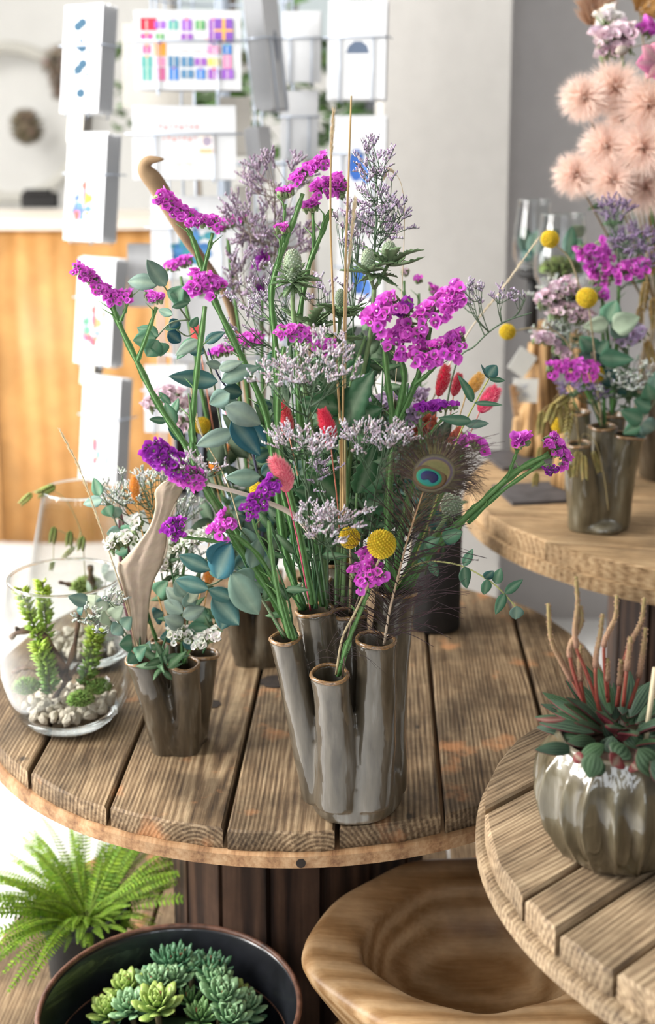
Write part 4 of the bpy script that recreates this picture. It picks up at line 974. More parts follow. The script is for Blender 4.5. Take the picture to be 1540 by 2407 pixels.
eucalyptus('bunch of pointed teal eucalyptus leaves hanging left of the vase', [([(672, 1498), (610, 1400), (560, 1345), (505, 1372), (478, 1378)], 1.2, 1.13, .0016)],
   [(500, 1330, 540, 1272, 74, 1.12, 'b'), (510, 1360, 545, 1278, 70, 1.12, 'b'), (495, 1340, 420, 1305, 40, 1.13, 'd'), (490, 1385, 412, 1362, 40, 1.115, 'd'), (492, 1385, 552, 1412, 38, 1.11, 'd'), (500, 1400, 562, 1470, 60, 1.12, 'd'), (545, 1345, 608, 1445, 70, 1.11, 's'), (520, 1380, 560, 1430, 52, 1.13, 'd'), (555, 1345, 595, 1380, 60, 1.13, 's'), (515, 1360, 500, 1310, 40, 1.14, 'd'), (535, 1430, 520, 1480, 46, 1.16, 'd'), (590, 1335, 610, 1265, 46, 1.15, 's'), (600, 1300, 570, 1240, 46, 1.16, 's'), (640, 1385, 590, 1370, 30, 1.18, 's')], 134, shape=.85)
eucalyptus('silver-dollar eucalyptus twig trailing right above the tabletop', [([(925, 1395), (960, 1340), (1010, 1320), (1085, 1330), (1150, 1365), (1185, 1395), (1215, 1430)], 1.24, 1.2, .0009, (.42, .42, .16))],
   [(1090, 1330, 1112, 1290, 22, 1.2, 'g'), (1092, 1332, 1098, 1384, 32, 1.195, 'g'), (1140, 1360, 1160, 1342, 24, 1.2, 'd'), (1145, 1362, 1138, 1398, 26, 1.195, 'g'), (1165, 1372, 1178, 1335, 26, 1.2, 'g'), (1187, 1395, 1230, 1362, 22, 1.195, 'g'), (1187, 1395, 1165, 1445, 24, 1.2, 'g'), (1215, 1425, 1212, 1456, 34, 1.19, 's'), (1040, 1265, 1088, 1250, 40, 1.22, 'g'), (1045, 1260, 1070, 1280, 24, 1.22, 'd'), (1010, 1320, 1030, 1355, 24, 1.22, 'g'), (1000, 1280, 1035, 1265, 30, 1.23, 'g'), (1000, 1300, 1000, 1270, 26, 1.24, 'g'), (985, 1330, 1000, 1310, 18, 1.23, 'g'), (920, 1190, 890, 1180, 32, 1.24, 's'), (925, 1190, 960, 1192, 26, 1.24, 's'), (960, 1240, 930, 1210, 24, 1.25, 'g')], 135)
eucalyptus('slender yellow-stemmed eucalyptus twig right, before the bunny tails', [([(945, 1390), (1010, 1220), (1065, 1060), (1100, 980), (1155, 880)], 1.26, 1.2, .0010, (.45, .45, .14))],
   [(1148, 885, 1168, 858, 34, 1.19, 'd'), (1150, 890, 1188, 895, 14, 1.19, 'g'), (1112, 945, 1076, 880, 22, 1.195, 'g'), (1115, 947, 1182, 952, 13, 1.19, 'g'), (1108, 990, 1030, 982, 26, 1.19, 'g'), (1095, 1000, 1150, 995, 22, 1.2, 's'), (1150, 890, 1130, 855, 8, 1.2, 'd'), (1035, 1075, 1000, 1020, 36, 1.23, 'g'), (1040, 1070, 1010, 1060, 30, 1.24, 'd')], 136)
eucalyptus('darker eucalyptus filling in behind the lilac and feather', [([(1015, 1300), (960, 1150), (930, 1050), (900, 980)], 1.56, 1.34, .0014)],
   [(930, 1120, 880, 1090, 44, 1.34, 'd'), (940, 1130, 990, 1090, 46, 1.34, 'd'), (950, 1160, 900, 1160, 46, 1.36, 'd'), (960, 1170, 1020, 1150, 46, 1.36, 'd'), (920, 1080, 960, 1050, 40, 1.36, 'd'), (900, 1010, 850, 990, 40, 1.36, 'g'), (1000, 1200, 960, 1240, 46, 1.4, 'd'), (1000, 1210, 1050, 1240, 46, 1.4, 'd'), (960, 1080, 1040, 1050, 50, 1.37, 'd'), (870, 880, 830, 850, 44, 1.33, 'g'), (880, 850, 850, 880, 40, 1.34, 'd')], 137)
eucalyptus('shaded eucalyptus leaves deep behind the left stems', [([(600, 1385), (590, 1200), (560, 1050), (640, 880)], 1.56, 1.4, .0014)],
   [(600, 1250, 560, 1210, 46, 1.42, 'd'), (600, 1240, 650, 1210, 46, 1.42, 'd'), (590, 1180, 540, 1190, 44, 1.4, 'd'), (590, 1160, 640, 1150, 44, 1.42, 'd'), (640, 860, 660, 820, 44, 1.4, 'g'), (640, 870, 600, 850, 40, 1.41, 'g'), (600, 1300, 640, 1330, 46, 1.42, 'd'), (590, 1310, 550, 1340, 46, 1.42, 'd'), (700, 1080, 740, 1120, 50, 1.4, 'd'), (720, 1140, 690, 1180, 50, 1.4, 'd'), (660, 1220, 700, 1270, 50, 1.38, 'd'), (740, 1200, 780, 1240, 50, 1.4, 'd'), (620, 1020, 660, 1050, 44, 1.4, 'd'), (780, 1040, 830, 1070, 46, 1.4, 'd'), (850, 1080, 880, 1130, 46, 1.42, 'd'), (860, 1200, 900, 1250, 46, 1.42, 'd'), (820, 1150, 850, 1200, 46, 1.42, 'd')], 138)

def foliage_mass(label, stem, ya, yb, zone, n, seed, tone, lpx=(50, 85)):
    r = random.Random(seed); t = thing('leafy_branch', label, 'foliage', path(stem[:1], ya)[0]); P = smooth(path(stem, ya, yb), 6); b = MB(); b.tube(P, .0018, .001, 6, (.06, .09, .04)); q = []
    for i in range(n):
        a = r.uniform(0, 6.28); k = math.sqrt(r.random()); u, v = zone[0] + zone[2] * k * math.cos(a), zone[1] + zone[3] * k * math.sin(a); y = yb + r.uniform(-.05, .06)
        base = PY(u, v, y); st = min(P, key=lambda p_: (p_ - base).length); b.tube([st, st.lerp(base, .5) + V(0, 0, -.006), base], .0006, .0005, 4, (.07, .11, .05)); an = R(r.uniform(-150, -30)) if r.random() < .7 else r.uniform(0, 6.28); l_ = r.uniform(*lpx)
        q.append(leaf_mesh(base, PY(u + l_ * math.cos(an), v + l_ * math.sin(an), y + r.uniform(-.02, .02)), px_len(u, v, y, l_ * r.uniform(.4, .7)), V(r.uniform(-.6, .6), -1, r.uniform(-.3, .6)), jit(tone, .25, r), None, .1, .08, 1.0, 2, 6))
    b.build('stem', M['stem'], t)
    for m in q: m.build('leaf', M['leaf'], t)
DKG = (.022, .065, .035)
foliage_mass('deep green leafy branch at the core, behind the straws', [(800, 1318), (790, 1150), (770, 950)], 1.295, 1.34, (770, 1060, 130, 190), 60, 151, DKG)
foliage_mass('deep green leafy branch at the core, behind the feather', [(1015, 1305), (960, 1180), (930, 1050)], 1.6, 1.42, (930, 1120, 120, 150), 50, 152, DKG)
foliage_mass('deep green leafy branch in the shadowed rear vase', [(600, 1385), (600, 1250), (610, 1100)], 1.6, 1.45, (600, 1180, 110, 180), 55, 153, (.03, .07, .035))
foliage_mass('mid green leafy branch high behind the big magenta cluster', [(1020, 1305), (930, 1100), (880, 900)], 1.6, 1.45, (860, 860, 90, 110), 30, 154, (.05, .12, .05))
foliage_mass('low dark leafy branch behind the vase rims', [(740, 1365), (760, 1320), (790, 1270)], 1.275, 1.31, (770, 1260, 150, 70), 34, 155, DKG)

# ---- green blades deep in the bouquet
def greens(label, specs, seed, name='foliage_stem'):
    r = random.Random(seed); t = thing(name, label, 'foliage', PY(specs[0][0], specs[0][1], specs[0][2])); b = MB(); lv = []
    for (u0, v0, y0, u1, v1, y1, n) in specs:
        P = smooth(path([(u0, v0), ((u0 + u1)/2 + r.uniform(-12, 12), (v0 + v1)/2), (u1, v1)], y0, y1), 6); b.tube(P, .0014, .0008, 5, jit((.05, .13, .05), .2, r))
        for k in range(n):
            p = P[r.randrange(4, len(P))]; d_ = V(r.uniform(-1, 1), r.uniform(-.7, .3), r.uniform(-.2, 1)).normalized(); l_ = r.uniform(.016, .032)
            lv.append(leaf_mesh(p, p + d_ * l_, l_ * .28, V(r.uniform(-.5, .5), -1, .4), jit((.045, .13, .05), .25, r), None, .15, .1, 1.0, 2, 6))
    b.build('stem', M['stem'], t)
    for q in lv: q.build('leaf', M['leaf'], t)
greens('thin leafy green stems filling the heart of the bouquet', [(830, 1435, 1.24, 870, 1080, 1.22, 9), (835, 1435, 1.24, 920, 1100, 1.23, 9), (740, 1430, 1.23, 760, 1060, 1.23, 9), (745, 1430, 1.23, 690, 1100, 1.23, 8), (800, 1320, 1.29, 830, 1000, 1.26, 9), (930, 1390, 1.245, 900, 1050, 1.25, 8), (790, 1320, 1.29, 720, 1000, 1.27, 8), (930, 1390, 1.245, 960, 1080, 1.26, 8)], 141)
greens('thick dark statice stems fanning left from the vase mouth', [(720, 1432, 1.235, 640, 1250, 1.2, 3), (715, 1435, 1.235, 600, 1330, 1.2, 3), (690, 1495, 1.2, 650, 1330, 1.17, 3), (735, 1428, 1.235, 680, 1180, 1.2, 4), (668, 1500, 1.2, 560, 1290, 1.16, 2)], 142)
greens('leafy stems in the shadowed vase behind', [(590, 1390, 1.58, 520, 1120, 1.5, 9), (600, 1390, 1.58, 640, 1100, 1.5, 9), (630, 1390, 1.58, 680, 1150, 1.5, 9), (600, 1390, 1.6, 580, 1000, 1.52, 9)], 143)
greens('leafy stems in the black vase behind the feather', [(1010, 1310, 1.6, 950, 1080, 1.5, 10), (1020, 1310, 1.6, 1020, 1080, 1.5, 10), (1040, 1310, 1.6, 1090, 1120, 1.5, 9), (1020, 1310, 1.62, 980, 1000, 1.54, 10)], 144)

greens('dark leafy shoots right of the straws behind the magenta cluster', [(840, 1435, 1.25, 860, 850, 1.27, 16), (900, 1390, 1.25, 900, 870, 1.28, 16), (840, 1435, 1.25, 830, 900, 1.27, 14), (930, 1390, 1.25, 960, 900, 1.28, 14)], 145)
greens('dark leafy shoots between the left stems and the straws', [(740, 1430, 1.24, 680, 820, 1.27, 16), (735, 1362, 1.28, 620, 1000, 1.28, 14), (745, 1430, 1.24, 730, 850, 1.27, 16), (700, 1420, 1.24, 660, 1120, 1.26, 12), (800, 1318, 1.29, 770, 880, 1.29, 16)], 146)

# ---- peacock feather
def feather():
    r = random.Random(151)
    P = smooth(path([(903, 1515), (915, 1440), (932, 1370), (955, 1280), (980, 1200), (1008, 1120), (1040, 1060)], 1.185, 1.10), 10)
    t = thing('peacock_feather', 'peacock feather with blue-green eye standing in the front right tube', 'feather', P[0])
    b = MB(); b.tube(P, .0015, .0005, 6, (.42, .34, .26), (.45, .24, .09)); b.build('quill', M['stem'], t)
    m = MB(); n = len(P)
    for i in range(430):
        q = r.uniform(.02, .98); k = int(q * (n - 1)); p = P[k]; tn = (P[min(k+1, n-1)] - P[max(k-1, 0)]).normalized()
        sgn = r.choice((-1, 1)); sd = tn.cross(V(0, -1, 0)).normalized() * sgn
        if q < .5: L = r.uniform(.02, .06); spread = r.uniform(.6, 1.3); w = .00046
        else: L = r.uniform(.022, .044); spread = r.uniform(.25, 1.1); w = .0004
        if q < .5 and r.random() < .45: continue
        d0 = (tn * (1.2 - spread * .5) + sd * spread + V(0, r.uniform(-.25, .25), 0)).normalized()
        e = p + d0 * L; e2 = e + (d0 * .4 + V(0, 0, -.5) * r.random() + tn * .3).normalized() * L * .4
        c0 = jit((.03, .018, .014), .3, r) if q < .55 else jit(r.choice([(.13, .10, .04), (.09, .05, .045), (.16, .12, .05)]), .3, r)
        m.tube(smooth([p, p + d0 * L * .5 + tn * L * .06, e, e2], 3), w, w * .4, 3, c0, jit((.07, .03, .045), .3, r))
    for (pts, w) in [([(962, 1262), (1050, 1288), (1145, 1312)], .0005), ([(950, 1318), (1020, 1300), (1125, 1318)], .0005), ([(925, 1432), (1000, 1408), (1088, 1442)], .0004), ([(918, 1468), (985, 1465), (1062, 1502)], .0004), ([(930, 1400), (890, 1340), (800, 1322)], .0004), ([(935, 1372), (880, 1325), (790, 1330)], .0004), ([(960, 1262), (905, 1190), (850, 1140)], .0004), ([(965, 1240), (915, 1160), (890, 1090)], .0005), ([(945, 1320), (890, 1250), (840, 1180)], .0004), ([(972, 1225), (1040, 1220), (1110, 1195)], .0005), ([(965, 1245), (1030, 1250), (1105, 1230)], .0005), ([(915, 1450), (960, 1420), (1000, 1440)], .0004), ([(912, 1470), (870, 1430), (790, 1415)], .0004), ([(915, 1448), (860, 1390), (780, 1385)], .0004), ([(908, 1490), (960, 1490), (1020, 1520)], .0004), ([(955, 1290), (1010, 1330), (1040, 1330)], .0004), ([(970, 1228), (930, 1130), (925, 1050)], .0005), ([(980, 1205), (945, 1120), (950, 1040)], .0005)]:
        m.tube(smooth(path(pts, 1.14, 1.125), 6), w * 1.5, w * .6, 4, (.018, .011, .010), (.03, .012, .018))
    m.build('barbs', M['feather'], t)
    c = PY(1020, 1112, 1.098); ax = (P[-1] - P[-12]).normalized(); nr = V(.1, -1, .12); nr = (nr - ax * nr.dot(ax)).normalized(); sd = ax.cross(nr)
    def teardrop(rx, ry, dc, lift, nring, colf, notch=0.0):
        q = MB(); vs = []; cs = []; fs = []; N = 40
        cc_ = c + ax * dc[1] - sd * dc[0]
        for i in range(nring + 1):
            s = i / nring
            for k in range(N):
                a = 2*math.pi*k/N; f = 1 - .12*math.cos(a)*(1 if math.cos(a) > 0 else .3)
                if notch: f *= 1 - notch * max(0, math.cos(a - math.pi)) ** 10
                fr = 1 + (.02 * math.sin(k * 37.7) if i == nring else 0)
                x, yv = rx * s * math.sin(a) * fr, ry * s * math.cos(a) * f * fr
                vs.append(cc_ + sd * x + ax * yv + nr * (lift + .0012 * (1 - s*s))); cs.append(colf(s))
        for i in range(nring):
            for k in range(N): fs.append((i*N + k, i*N + (k+1) % N, (i+1)*N + (k+1) % N, (i+1)*N + k))
        o = len(vs); vs2 = [v - nr * .0005 for v in vs[nring*N:]]; fs.append(tuple(o + k for k in range(N - 1, -1, -1)))
        for k in range(N): fs.append((nring*N + k, nring*N + (k+1) % N, o + (k+1) % N, o + k))
        q.add(vs + vs2, fs, cs + cs[nring*N:]); return q
    def ring(stops):
        def f(s):
            for (a, ca), (b_, cb) in zip(stops, stops[1:]):
                if s <= b_: return mix(ca, cb, (s - a) / max(1e-6, b_ - a))
            return stops[-1][1]
        return f
    e = teardrop(.0190, .0235, (0, .001), .0002, 16, ring([(0, (.11, .10, .03)), (.60, (.115, .105, .03)), (.68, (.16, .12, .04)), (.74, (.06, .035, .05)), (.80, (.06, .04, .09)), (.86, (.12, .11, .035)), (.91, (.045, .03, .03)), (1, (.06, .05, .02))])).build('eye', M['feather'], t)
    teardrop(.0152, .0140, (.0018, -.0045), .0010, 10, ring([(0, (.10, .07, .02)), (.7, (.10, .06, .02)), (1, (.075, .04, .015))])).build('bronze_disc', M['feather'], e)
    teardrop(.0116, .0100, (.0026, -.0045), .0018, 8, ring([(0, (.0, .13, .14)), (.75, (.0, .16, .14)), (1, (.02, .20, .09))])).build('teal_disc', M['feather'], e)
    teardrop(.0080, .0070, (.0026, -.0036), .0026, 6, ring([(0, (.006, .005, .035)), (1, (.006, .007, .07))]), .5).build('dark_heart', M['feather'], e)
    f = MB()
    for i in range(460):
        a = r.uniform(-2.4, 2.4); st = c + sd * .0165 * math.sin(a) + ax * .021 * math.cos(a); d_ = (sd * math.sin(a) * .9 + ax * (math.cos(a) * .6 + .5)).normalized()
        L = r.uniform(.012, .034); k_ = V(r.uniform(-.2, .2), r.uniform(-.2, .2), r.uniform(-.5, .1))
        f.tube(smooth([st, st + d_ * L * .6, st + (d_ + k_).normalized() * L], 3), .00042, .00012, 3, jit(r.choice([(.12, .11, .035), (.075, .045, .025), (.05, .025, .03)]), .25, r), jit((.07, .04, .035), .3, r))
    f.build('fringe', M['feather'], e)
feather()
# dark curly feather strands beside the quill
b = MB(); r = random.Random(152)
P = smooth(path([(805, 1590), (812, 1530), (832, 1440), (852, 1380)], 1.175, 1.14), 6); b.tube(P, .0011, .0007, 5, (.12, .08, .06))
for i in range(46):
    p = P[r.randrange(3, len(P))]; d_ = V(r.uniform(-1, 1), r.uniform(-.5, .1), r.uniform(-.3, .6)).normalized(); L = r.uniform(.01, .04)
    b.tube(smooth([p, p + d_ * L * .6, p + d_ * L + V(r.uniform(-.3, .3), 0, -.35) * L], 3), .0003, .00012, 3, (.05, .03, .03))
tag(b.build('dark_plume', M['feather']), 'thin dark stripped plume in the lowest front tube', 'feather')

# ---- brown curled pod high at left
P = smooth(path([(610, 1385), (590, 1000), (540, 720), (440, 560), (372, 440), (342, 400), (350, 378), (385, 374)], 1.62, 1.5), 8)
b = MB(); b.tube(P, .004, .004, 10, (.22, .15, .09), (.34, .22, .12), rf=lambda q: .005 if q < .35 else (.005 + .006 * min(1, (q - .35) / .2)) if q < .62 else .0008 + .0102 * (1 - (q - .62) / .38) ** .7)
tag(b.build('curled_pod', M['dry']), 'brown curled dry pod hooking over in front of the card rack', 'dried pod')

# ---- dried calla-like leaf
def calla():
    r = random.Random(161)
    rows = [(325, 1532, 331, 1532), (316, 1490, 338, 1490), (308, 1433, 343, 1433), (300, 1400, 347, 1400), (291, 1365, 355, 1365), (283, 1330, 374, 1328), (300, 1308, 381, 1305), (316, 1290, 386, 1284), (338, 1262, 388, 1256), (353, 1240, 388, 1234), (364, 1212, 395, 1208), (369, 1180, 409, 1178), (367, 1155, 424, 1150), (385, 1134, 425, 1138), (408, 1126, 420, 1128)]
    yy = [1.335, 1.325, 1.31, 1.30, 1.29, 1.28, 1.275, 1.27, 1.262, 1.256, 1.25, 1.245, 1.24, 1.242, 1.245]
    Lp = smooth([PY(q[0] - 3, q[1], y) for q, y in zip(rows, yy)], 4); Rp = smooth([PY(q[2] + 7, q[3], y + .006) for q, y in zip(rows, yy)], 4); n = len(Lp)
    t = thing('dried_calla_leaf', 'twisted beige dried calla leaf standing in the small vase', 'dried leaf', Lp[0])
    vs = []; cs = []; fs = []; K = 12
    for i in range(n):
        w = (Rp[i] - Lp[i]).length; q = i / (n - 1)
        for j in range(K + 1):
            s_ = j / K; bul = math.sin(math.pi * s_) ** .7 * w * (.22 if q < .5 else .25)
            fold_ = -w * .10 * math.exp(-((s_ - (.30 + .12 * math.sin(q * 7))) / .07) ** 2) * (1 if q < .62 else .3)
            rip = .0007 * math.sin(s_ * 19 + q * 9) + .0006 * math.sin(s_ * 33 - q * 14)
            vs.append(Lp[i].lerp(Rp[i], s_) + V(0, -1, .1) * (bul + fold_ + rip)); cs.append(jit((.45, .35, .27) if .1 < s_ < .93 else (.46, .375, .28), .05, r))
    for i in range(n - 1):
        for j in range(K): a = i*(K+1) + j; fs.append((a, a + 1, a + K + 2, a + K + 1))
    b = MB(); b.add(vs, fs, cs); o = b.build('blade', M['dry'], t); md = o.modifiers.new('thick', 'SOLIDIFY'); md.thickness = .0014
    k = int(n * .40); b = MB(); b.tube(Lp[:k], .0010, .0024, 6, (.30, .20, .12), (.44, .35, .26)); b.build('rolled_edge', M['dry'], t)
    b = MB(); b.tube([p + V(0, -.002, 0) for p in Rp[int(n*.42):int(n*.8)]], .0013, .0013, 6, (.55, .46, .35)); b.build('rolled_edge', M['dry'], t)
calla()

# ---- small vase at left: white statice, pale eucalyptus, sprays
WH = [(.78, .76, .70), (.84, .83, .78), (.70, .70, .64)]
WHG = [(.62, .66, .58), (.72, .74, .68), (.50, .56, .46), (.66, .66, .70)]
statice('white statice cluster low at the front of the small vase', [([(432, 1560), (440, 1540), (455, 1515)], 1.33, 1.31, .0018)], [([(405, 1495), (430, 1490), (450, 1500)], 1.30, 26, 0, {'pal': 'w', 'white': 0, 'fsize': .0042}), ([(455, 1515), (485, 1500), (512, 1490)], 1.295, 24, 1, {'pal': 'w', 'white': 0, 'fsize': .0042})], 171)
statice('white statice cluster left of the dried calla leaf', [([(370, 1510), (330, 1400), (290, 1310)], 1.37, 1.33, .0016)], [([(255, 1290), (285, 1270), (320, 1262)], 1.32, 32, 0, {'pal': 'w', 'white': 0, 'fsize': .0045, 'dens': .7}), ([(310, 1235), (330, 1225)], 1.34, 26, 1, {'pal': 'w', 'white': 0, 'fsize': .0045, 'dens': .7}), ([(375, 1330), (395, 1320)], 1.34, 24, 2, {'pal': 'w', 'white': 0, 'fsize': .0042})], 172)
statice('white statice comb right behind the purple tuft', [([(430, 1555), (425, 1400), (440, 1290)], 1.36, 1.34, .0016)], [([(400, 1290), (440, 1270), (480, 1258), (505, 1262)], 1.33, 24, 0, {'pal': 'w', 'white': 0, 'fsize': .0042})], 173)
spray('greenish white sea lavender billowing above the dried calla leaf', 'sea_lavender', [(405, 1500), (380, 1350), (370, 1220)], 1.395, 1.38, [(375, 1120, 62, 40), (310, 1150, 70, 36), (425, 1200, 50, 50), (260, 1170, 40, 24), (430, 1300, 50, 40)], 174, WHG, 130, spike=.010, size=.0017)
spray('pale lilac sea lavender hanging left out of the small vase', 'sea_lavender', [(330, 1550), (270, 1470), (230, 1440)], 1.33, 1.30, [(210, 1450, 34, 20), (275, 1405, 30, 18), (245, 1480, 20, 14)], 175, WHG, 26, spike=.009)
eucalyptus('pale silver-dollar eucalyptus leaning left out of the small vase', [([(330, 1550), (290, 1480), (250, 1430), (180, 1408)], 1.33, 1.29, .0012)],
   [(205, 1415, 160, 1402, 32, 1.285, 's'), (240, 1428, 200, 1400, 36, 1.29, 'y'), (245, 1440, 225, 1398, 36, 1.285, 'y'), (240, 1425, 250, 1400, 34, 1.29, 's'), (255, 1450, 235, 1462, 38, 1.28, 'y'), (262, 1450, 290, 1425, 36, 1.28, 'y'), (270, 1450, 260, 1415, 36, 1.29, 'y'), (285, 1470, 262, 1490, 38, 1.28, 's'), (290, 1475, 310, 1450, 36, 1.29, 's'), (310, 1510, 280, 1515, 40, 1.29, 'g'), (195, 1430, 180, 1435, 30, 1.29, 'd'), (320, 1545, 345, 1520, 36, 1.29, 'g'), (318, 1540, 300, 1560, 34, 1.3, 'g'), (345, 1545, 352, 1505, 26, 1.31, 's')], 176, shape=1.25)
eucalyptus('upright pale grey-green eucalyptus at the right of the small vase', [([(440, 1558), (430, 1460), (435, 1380)], 1.33, 1.31, .0013)],
   [(430, 1440, 385, 1412, 38, 1.30, 'p'), (430, 1420, 390, 1380, 36, 1.305, 'p'), (435, 1400, 410, 1365, 34, 1.30, 's'), (435, 1410, 470, 1385, 34, 1.30, 'y'), (430, 1450, 482, 1428, 36, 1.295, 'p'), (430, 1470, 385, 1450, 38, 1.30, 'p'), (440, 1480, 490, 1475, 34, 1.30, 'g'), (425, 1390, 420, 1355, 30, 1.31, 'y'), (438, 1430, 450, 1390, 34, 1.30, 's'), (430, 1500, 470, 1520, 36, 1.31, 'd'), (425, 1490, 375, 1500, 36, 1.32, 'd')], 177)
eucalyptus('rounded grey-green leaves rising left of the small vase', [([(370, 1510), (320, 1350), (260, 1200), (228, 1140)], 1.37, 1.34, .0010)],
   [(235, 1165, 220, 1122, 28, 1.33, 'g'), (240, 1175, 195, 1185, 30, 1.34, 's'), (250, 1190, 262, 1215, 34, 1.34, 'g'), (285, 1250, 250, 1255, 36, 1.34, 's'), (285, 1255, 320, 1240, 34, 1.34, 'g'), (280, 1215, 262, 1190, 30, 1.35, 's'), (300, 1290, 270, 1300, 30, 1.35, 'g'), (370, 1400, 395, 1365, 44, 1.36, 'g'), (360, 1450, 385, 1440, 44, 1.36, 'd'), (340, 1470, 310, 1440, 40, 1.36, 'd'), (400, 1450, 420, 1480, 40, 1.36, 'd'), (455, 1440, 500, 1460, 44, 1.37, 'g'), (470, 1480, 510, 1500, 44, 1.37, 'd')], 178, shape=1.2)
greens('thin dark green stems standing in the small vase', [(330, 1548, 1.33, 300, 1330, 1.32, 6), (435, 1556, 1.33, 470, 1330, 1.33, 8), (430, 1556, 1.33, 400, 1320, 1.34, 8), (478, 1535, 1.37, 510, 1400, 1.36, 7), (415, 1500, 1.39, 380, 1250, 1.38, 8)], 179)
greens('drooping green sprig over the small vase front rim', [(395, 1530, 1.31, 382, 1580, 1.30, 8), (390, 1500, 1.31, 395, 1570, 1.30, 7)], 180)
# pinkish dried leaf dark red, and the note card behind
b = leaf_mesh(PY(345, 1560, 1.39), PY(280, 1180, 1.38), .02, V(0, -1, .2), (.13, .05, .06)); tag(b.build('dark_red_leaf', M['leaf']), 'dark reddish leaf standing behind the white sprays', 'leaf')
b = MB(); c = PY(318, 1245, 1.40); b.box(c, (.034, .0008, .036), Euler((R(-10), R(-18), R(10))).to_matrix()); tag(b.build('price_card', M['tagpaper'], None, False), 'small white price card tucked among the white flowers', 'card')

# ================================================================ under the table: fern, succulents
def fern():
    r = random.Random(201); c = V(PY(200, 2100, 1.50).x, 1.50, SZ)
    t = thing('potted_fern', 'bright green sword fern in a dark pot under the table at lower left', 'plant', c)
    b = MB(); b.lathe([(.0005, 0), (.042, 0), (.044, .003), (.054, .125), (.058, .128), (.058, .15), (.054, .15), (.050, .125), (.0005, .12)], 32, c); b.build('pot', M['black_pot'], t)
    b = MB(); b.lathe([(.0005, .122), (.05, .122)], 20, c); b.build('soil', M['black_pot'], t)
    meshes = []
    for k in range(7):
        b = MB(); L = .19; bend = r.uniform(.5, 1.1); P = []
        for i in range(15):
            s = i / 14; a = R(78) - bend * 1.5 * s; P.append((P[-1] + V(math.cos(a), 0, math.sin(a)) * L / 14) if P else V(0, 0, 0))
        b.tube(P, .0011, .0004, 4, (.16, .22, .04))
        for i in range(27):
            s = .10 + .89 * i / 27; q = s * 14; j = min(13, int(q)); p = P[j].lerp(P[j+1], q - j); tn = (P[j+1] - P[j]).normalized(); up = tn.cross(V(0, 1, 0)) * -1
            ll = .0128 * math.sin(math.pi * min(.97, s * .8 + .18)) ** .7
            for sg in (-1, 1):
                d_ = (V(0, sg, 0) + tn * .35 + up * .22).normalized(); w = .0021; c0 = jit(mix((.09, .20, .015), (.24, .38, .03), r.random()), .12, r)
                e = p + d_ * ll; m_ = p + d_ * ll * .5
                b.add([p - tn * w * .6, p + tn * w * .6, m_ + tn * w + up * .0006, m_ - tn * w + up * .0006, e - up * .0008], [(0, 1, 2, 3), (3, 2, 4)], c0)
        meshes.append(b.mesh('frond'))
    n = 165
    for k in range(n):
        a = 2*math.pi * (k * .618 % 1.0); o = obj('frond', meshes[k % 7], M['leaf'], t, False)
        inner = k / n; tilt = r.uniform(-.1, .15) + (.55 * inner)
        sc = r.uniform(.55, .95) * (.62 if math.cos(a - R(-50)) > .55 else 1)
        o.location = V(math.cos(a), math.sin(a), 0) * .03 * r.random() + V(0, 0, .122)
        o.rotation_euler = Euler((r.uniform(-.5, .5), tilt, a + r.uniform(-.3, .3))); o.scale = (sc, sc, sc * (.95 if inner > .5 else .8))
fern()
def succ_leaf(c0, c1):
    b = MB(); vs = []; cs = []; fs = []; nv, nu = 5, 6; L, Wd, Th = 1.0, .36, .14
    for i in range(nv + 1):
        t = i / nv; w = Wd * .5 * (.45 + .75 * math.sin(math.pi * (t * .72 + .05))) * (1 if t < .95 else .35); h = Th * (.5 + .6*math.sin(math.pi * t * .8)) * (1 if t < .95 else .4)
        for k in range(nu):
            a = 2*math.pi*k/nu; vs.append(V(L * t, w * math.cos(a), h * .5 * math.sin(a) + .28 * t * t)); cs.append(mix(c0, c1, t))
    for i in range(nv):
        for k in range(nu): fs.append((i*nu + k, i*nu + (k+1) % nu, (i+1)*nu + (k+1) % nu, (i+1)*nu + k))
    fs.append(tuple(range(nu - 1, -1, -1))); fs.append(tuple(nv*nu + k for k in range(nu)))
    b.add(vs, fs, cs); return b.mesh('leaf')
SL = [succ_leaf((.05, .15, .06), (.20, .36, .12)), succ_leaf((.06, .17, .09), (.24, .40, .20)), succ_leaf((.09, .20, .05), (.36, .48, .12)), succ_leaf((.025, .09, .05), (.09, .22, .11))]
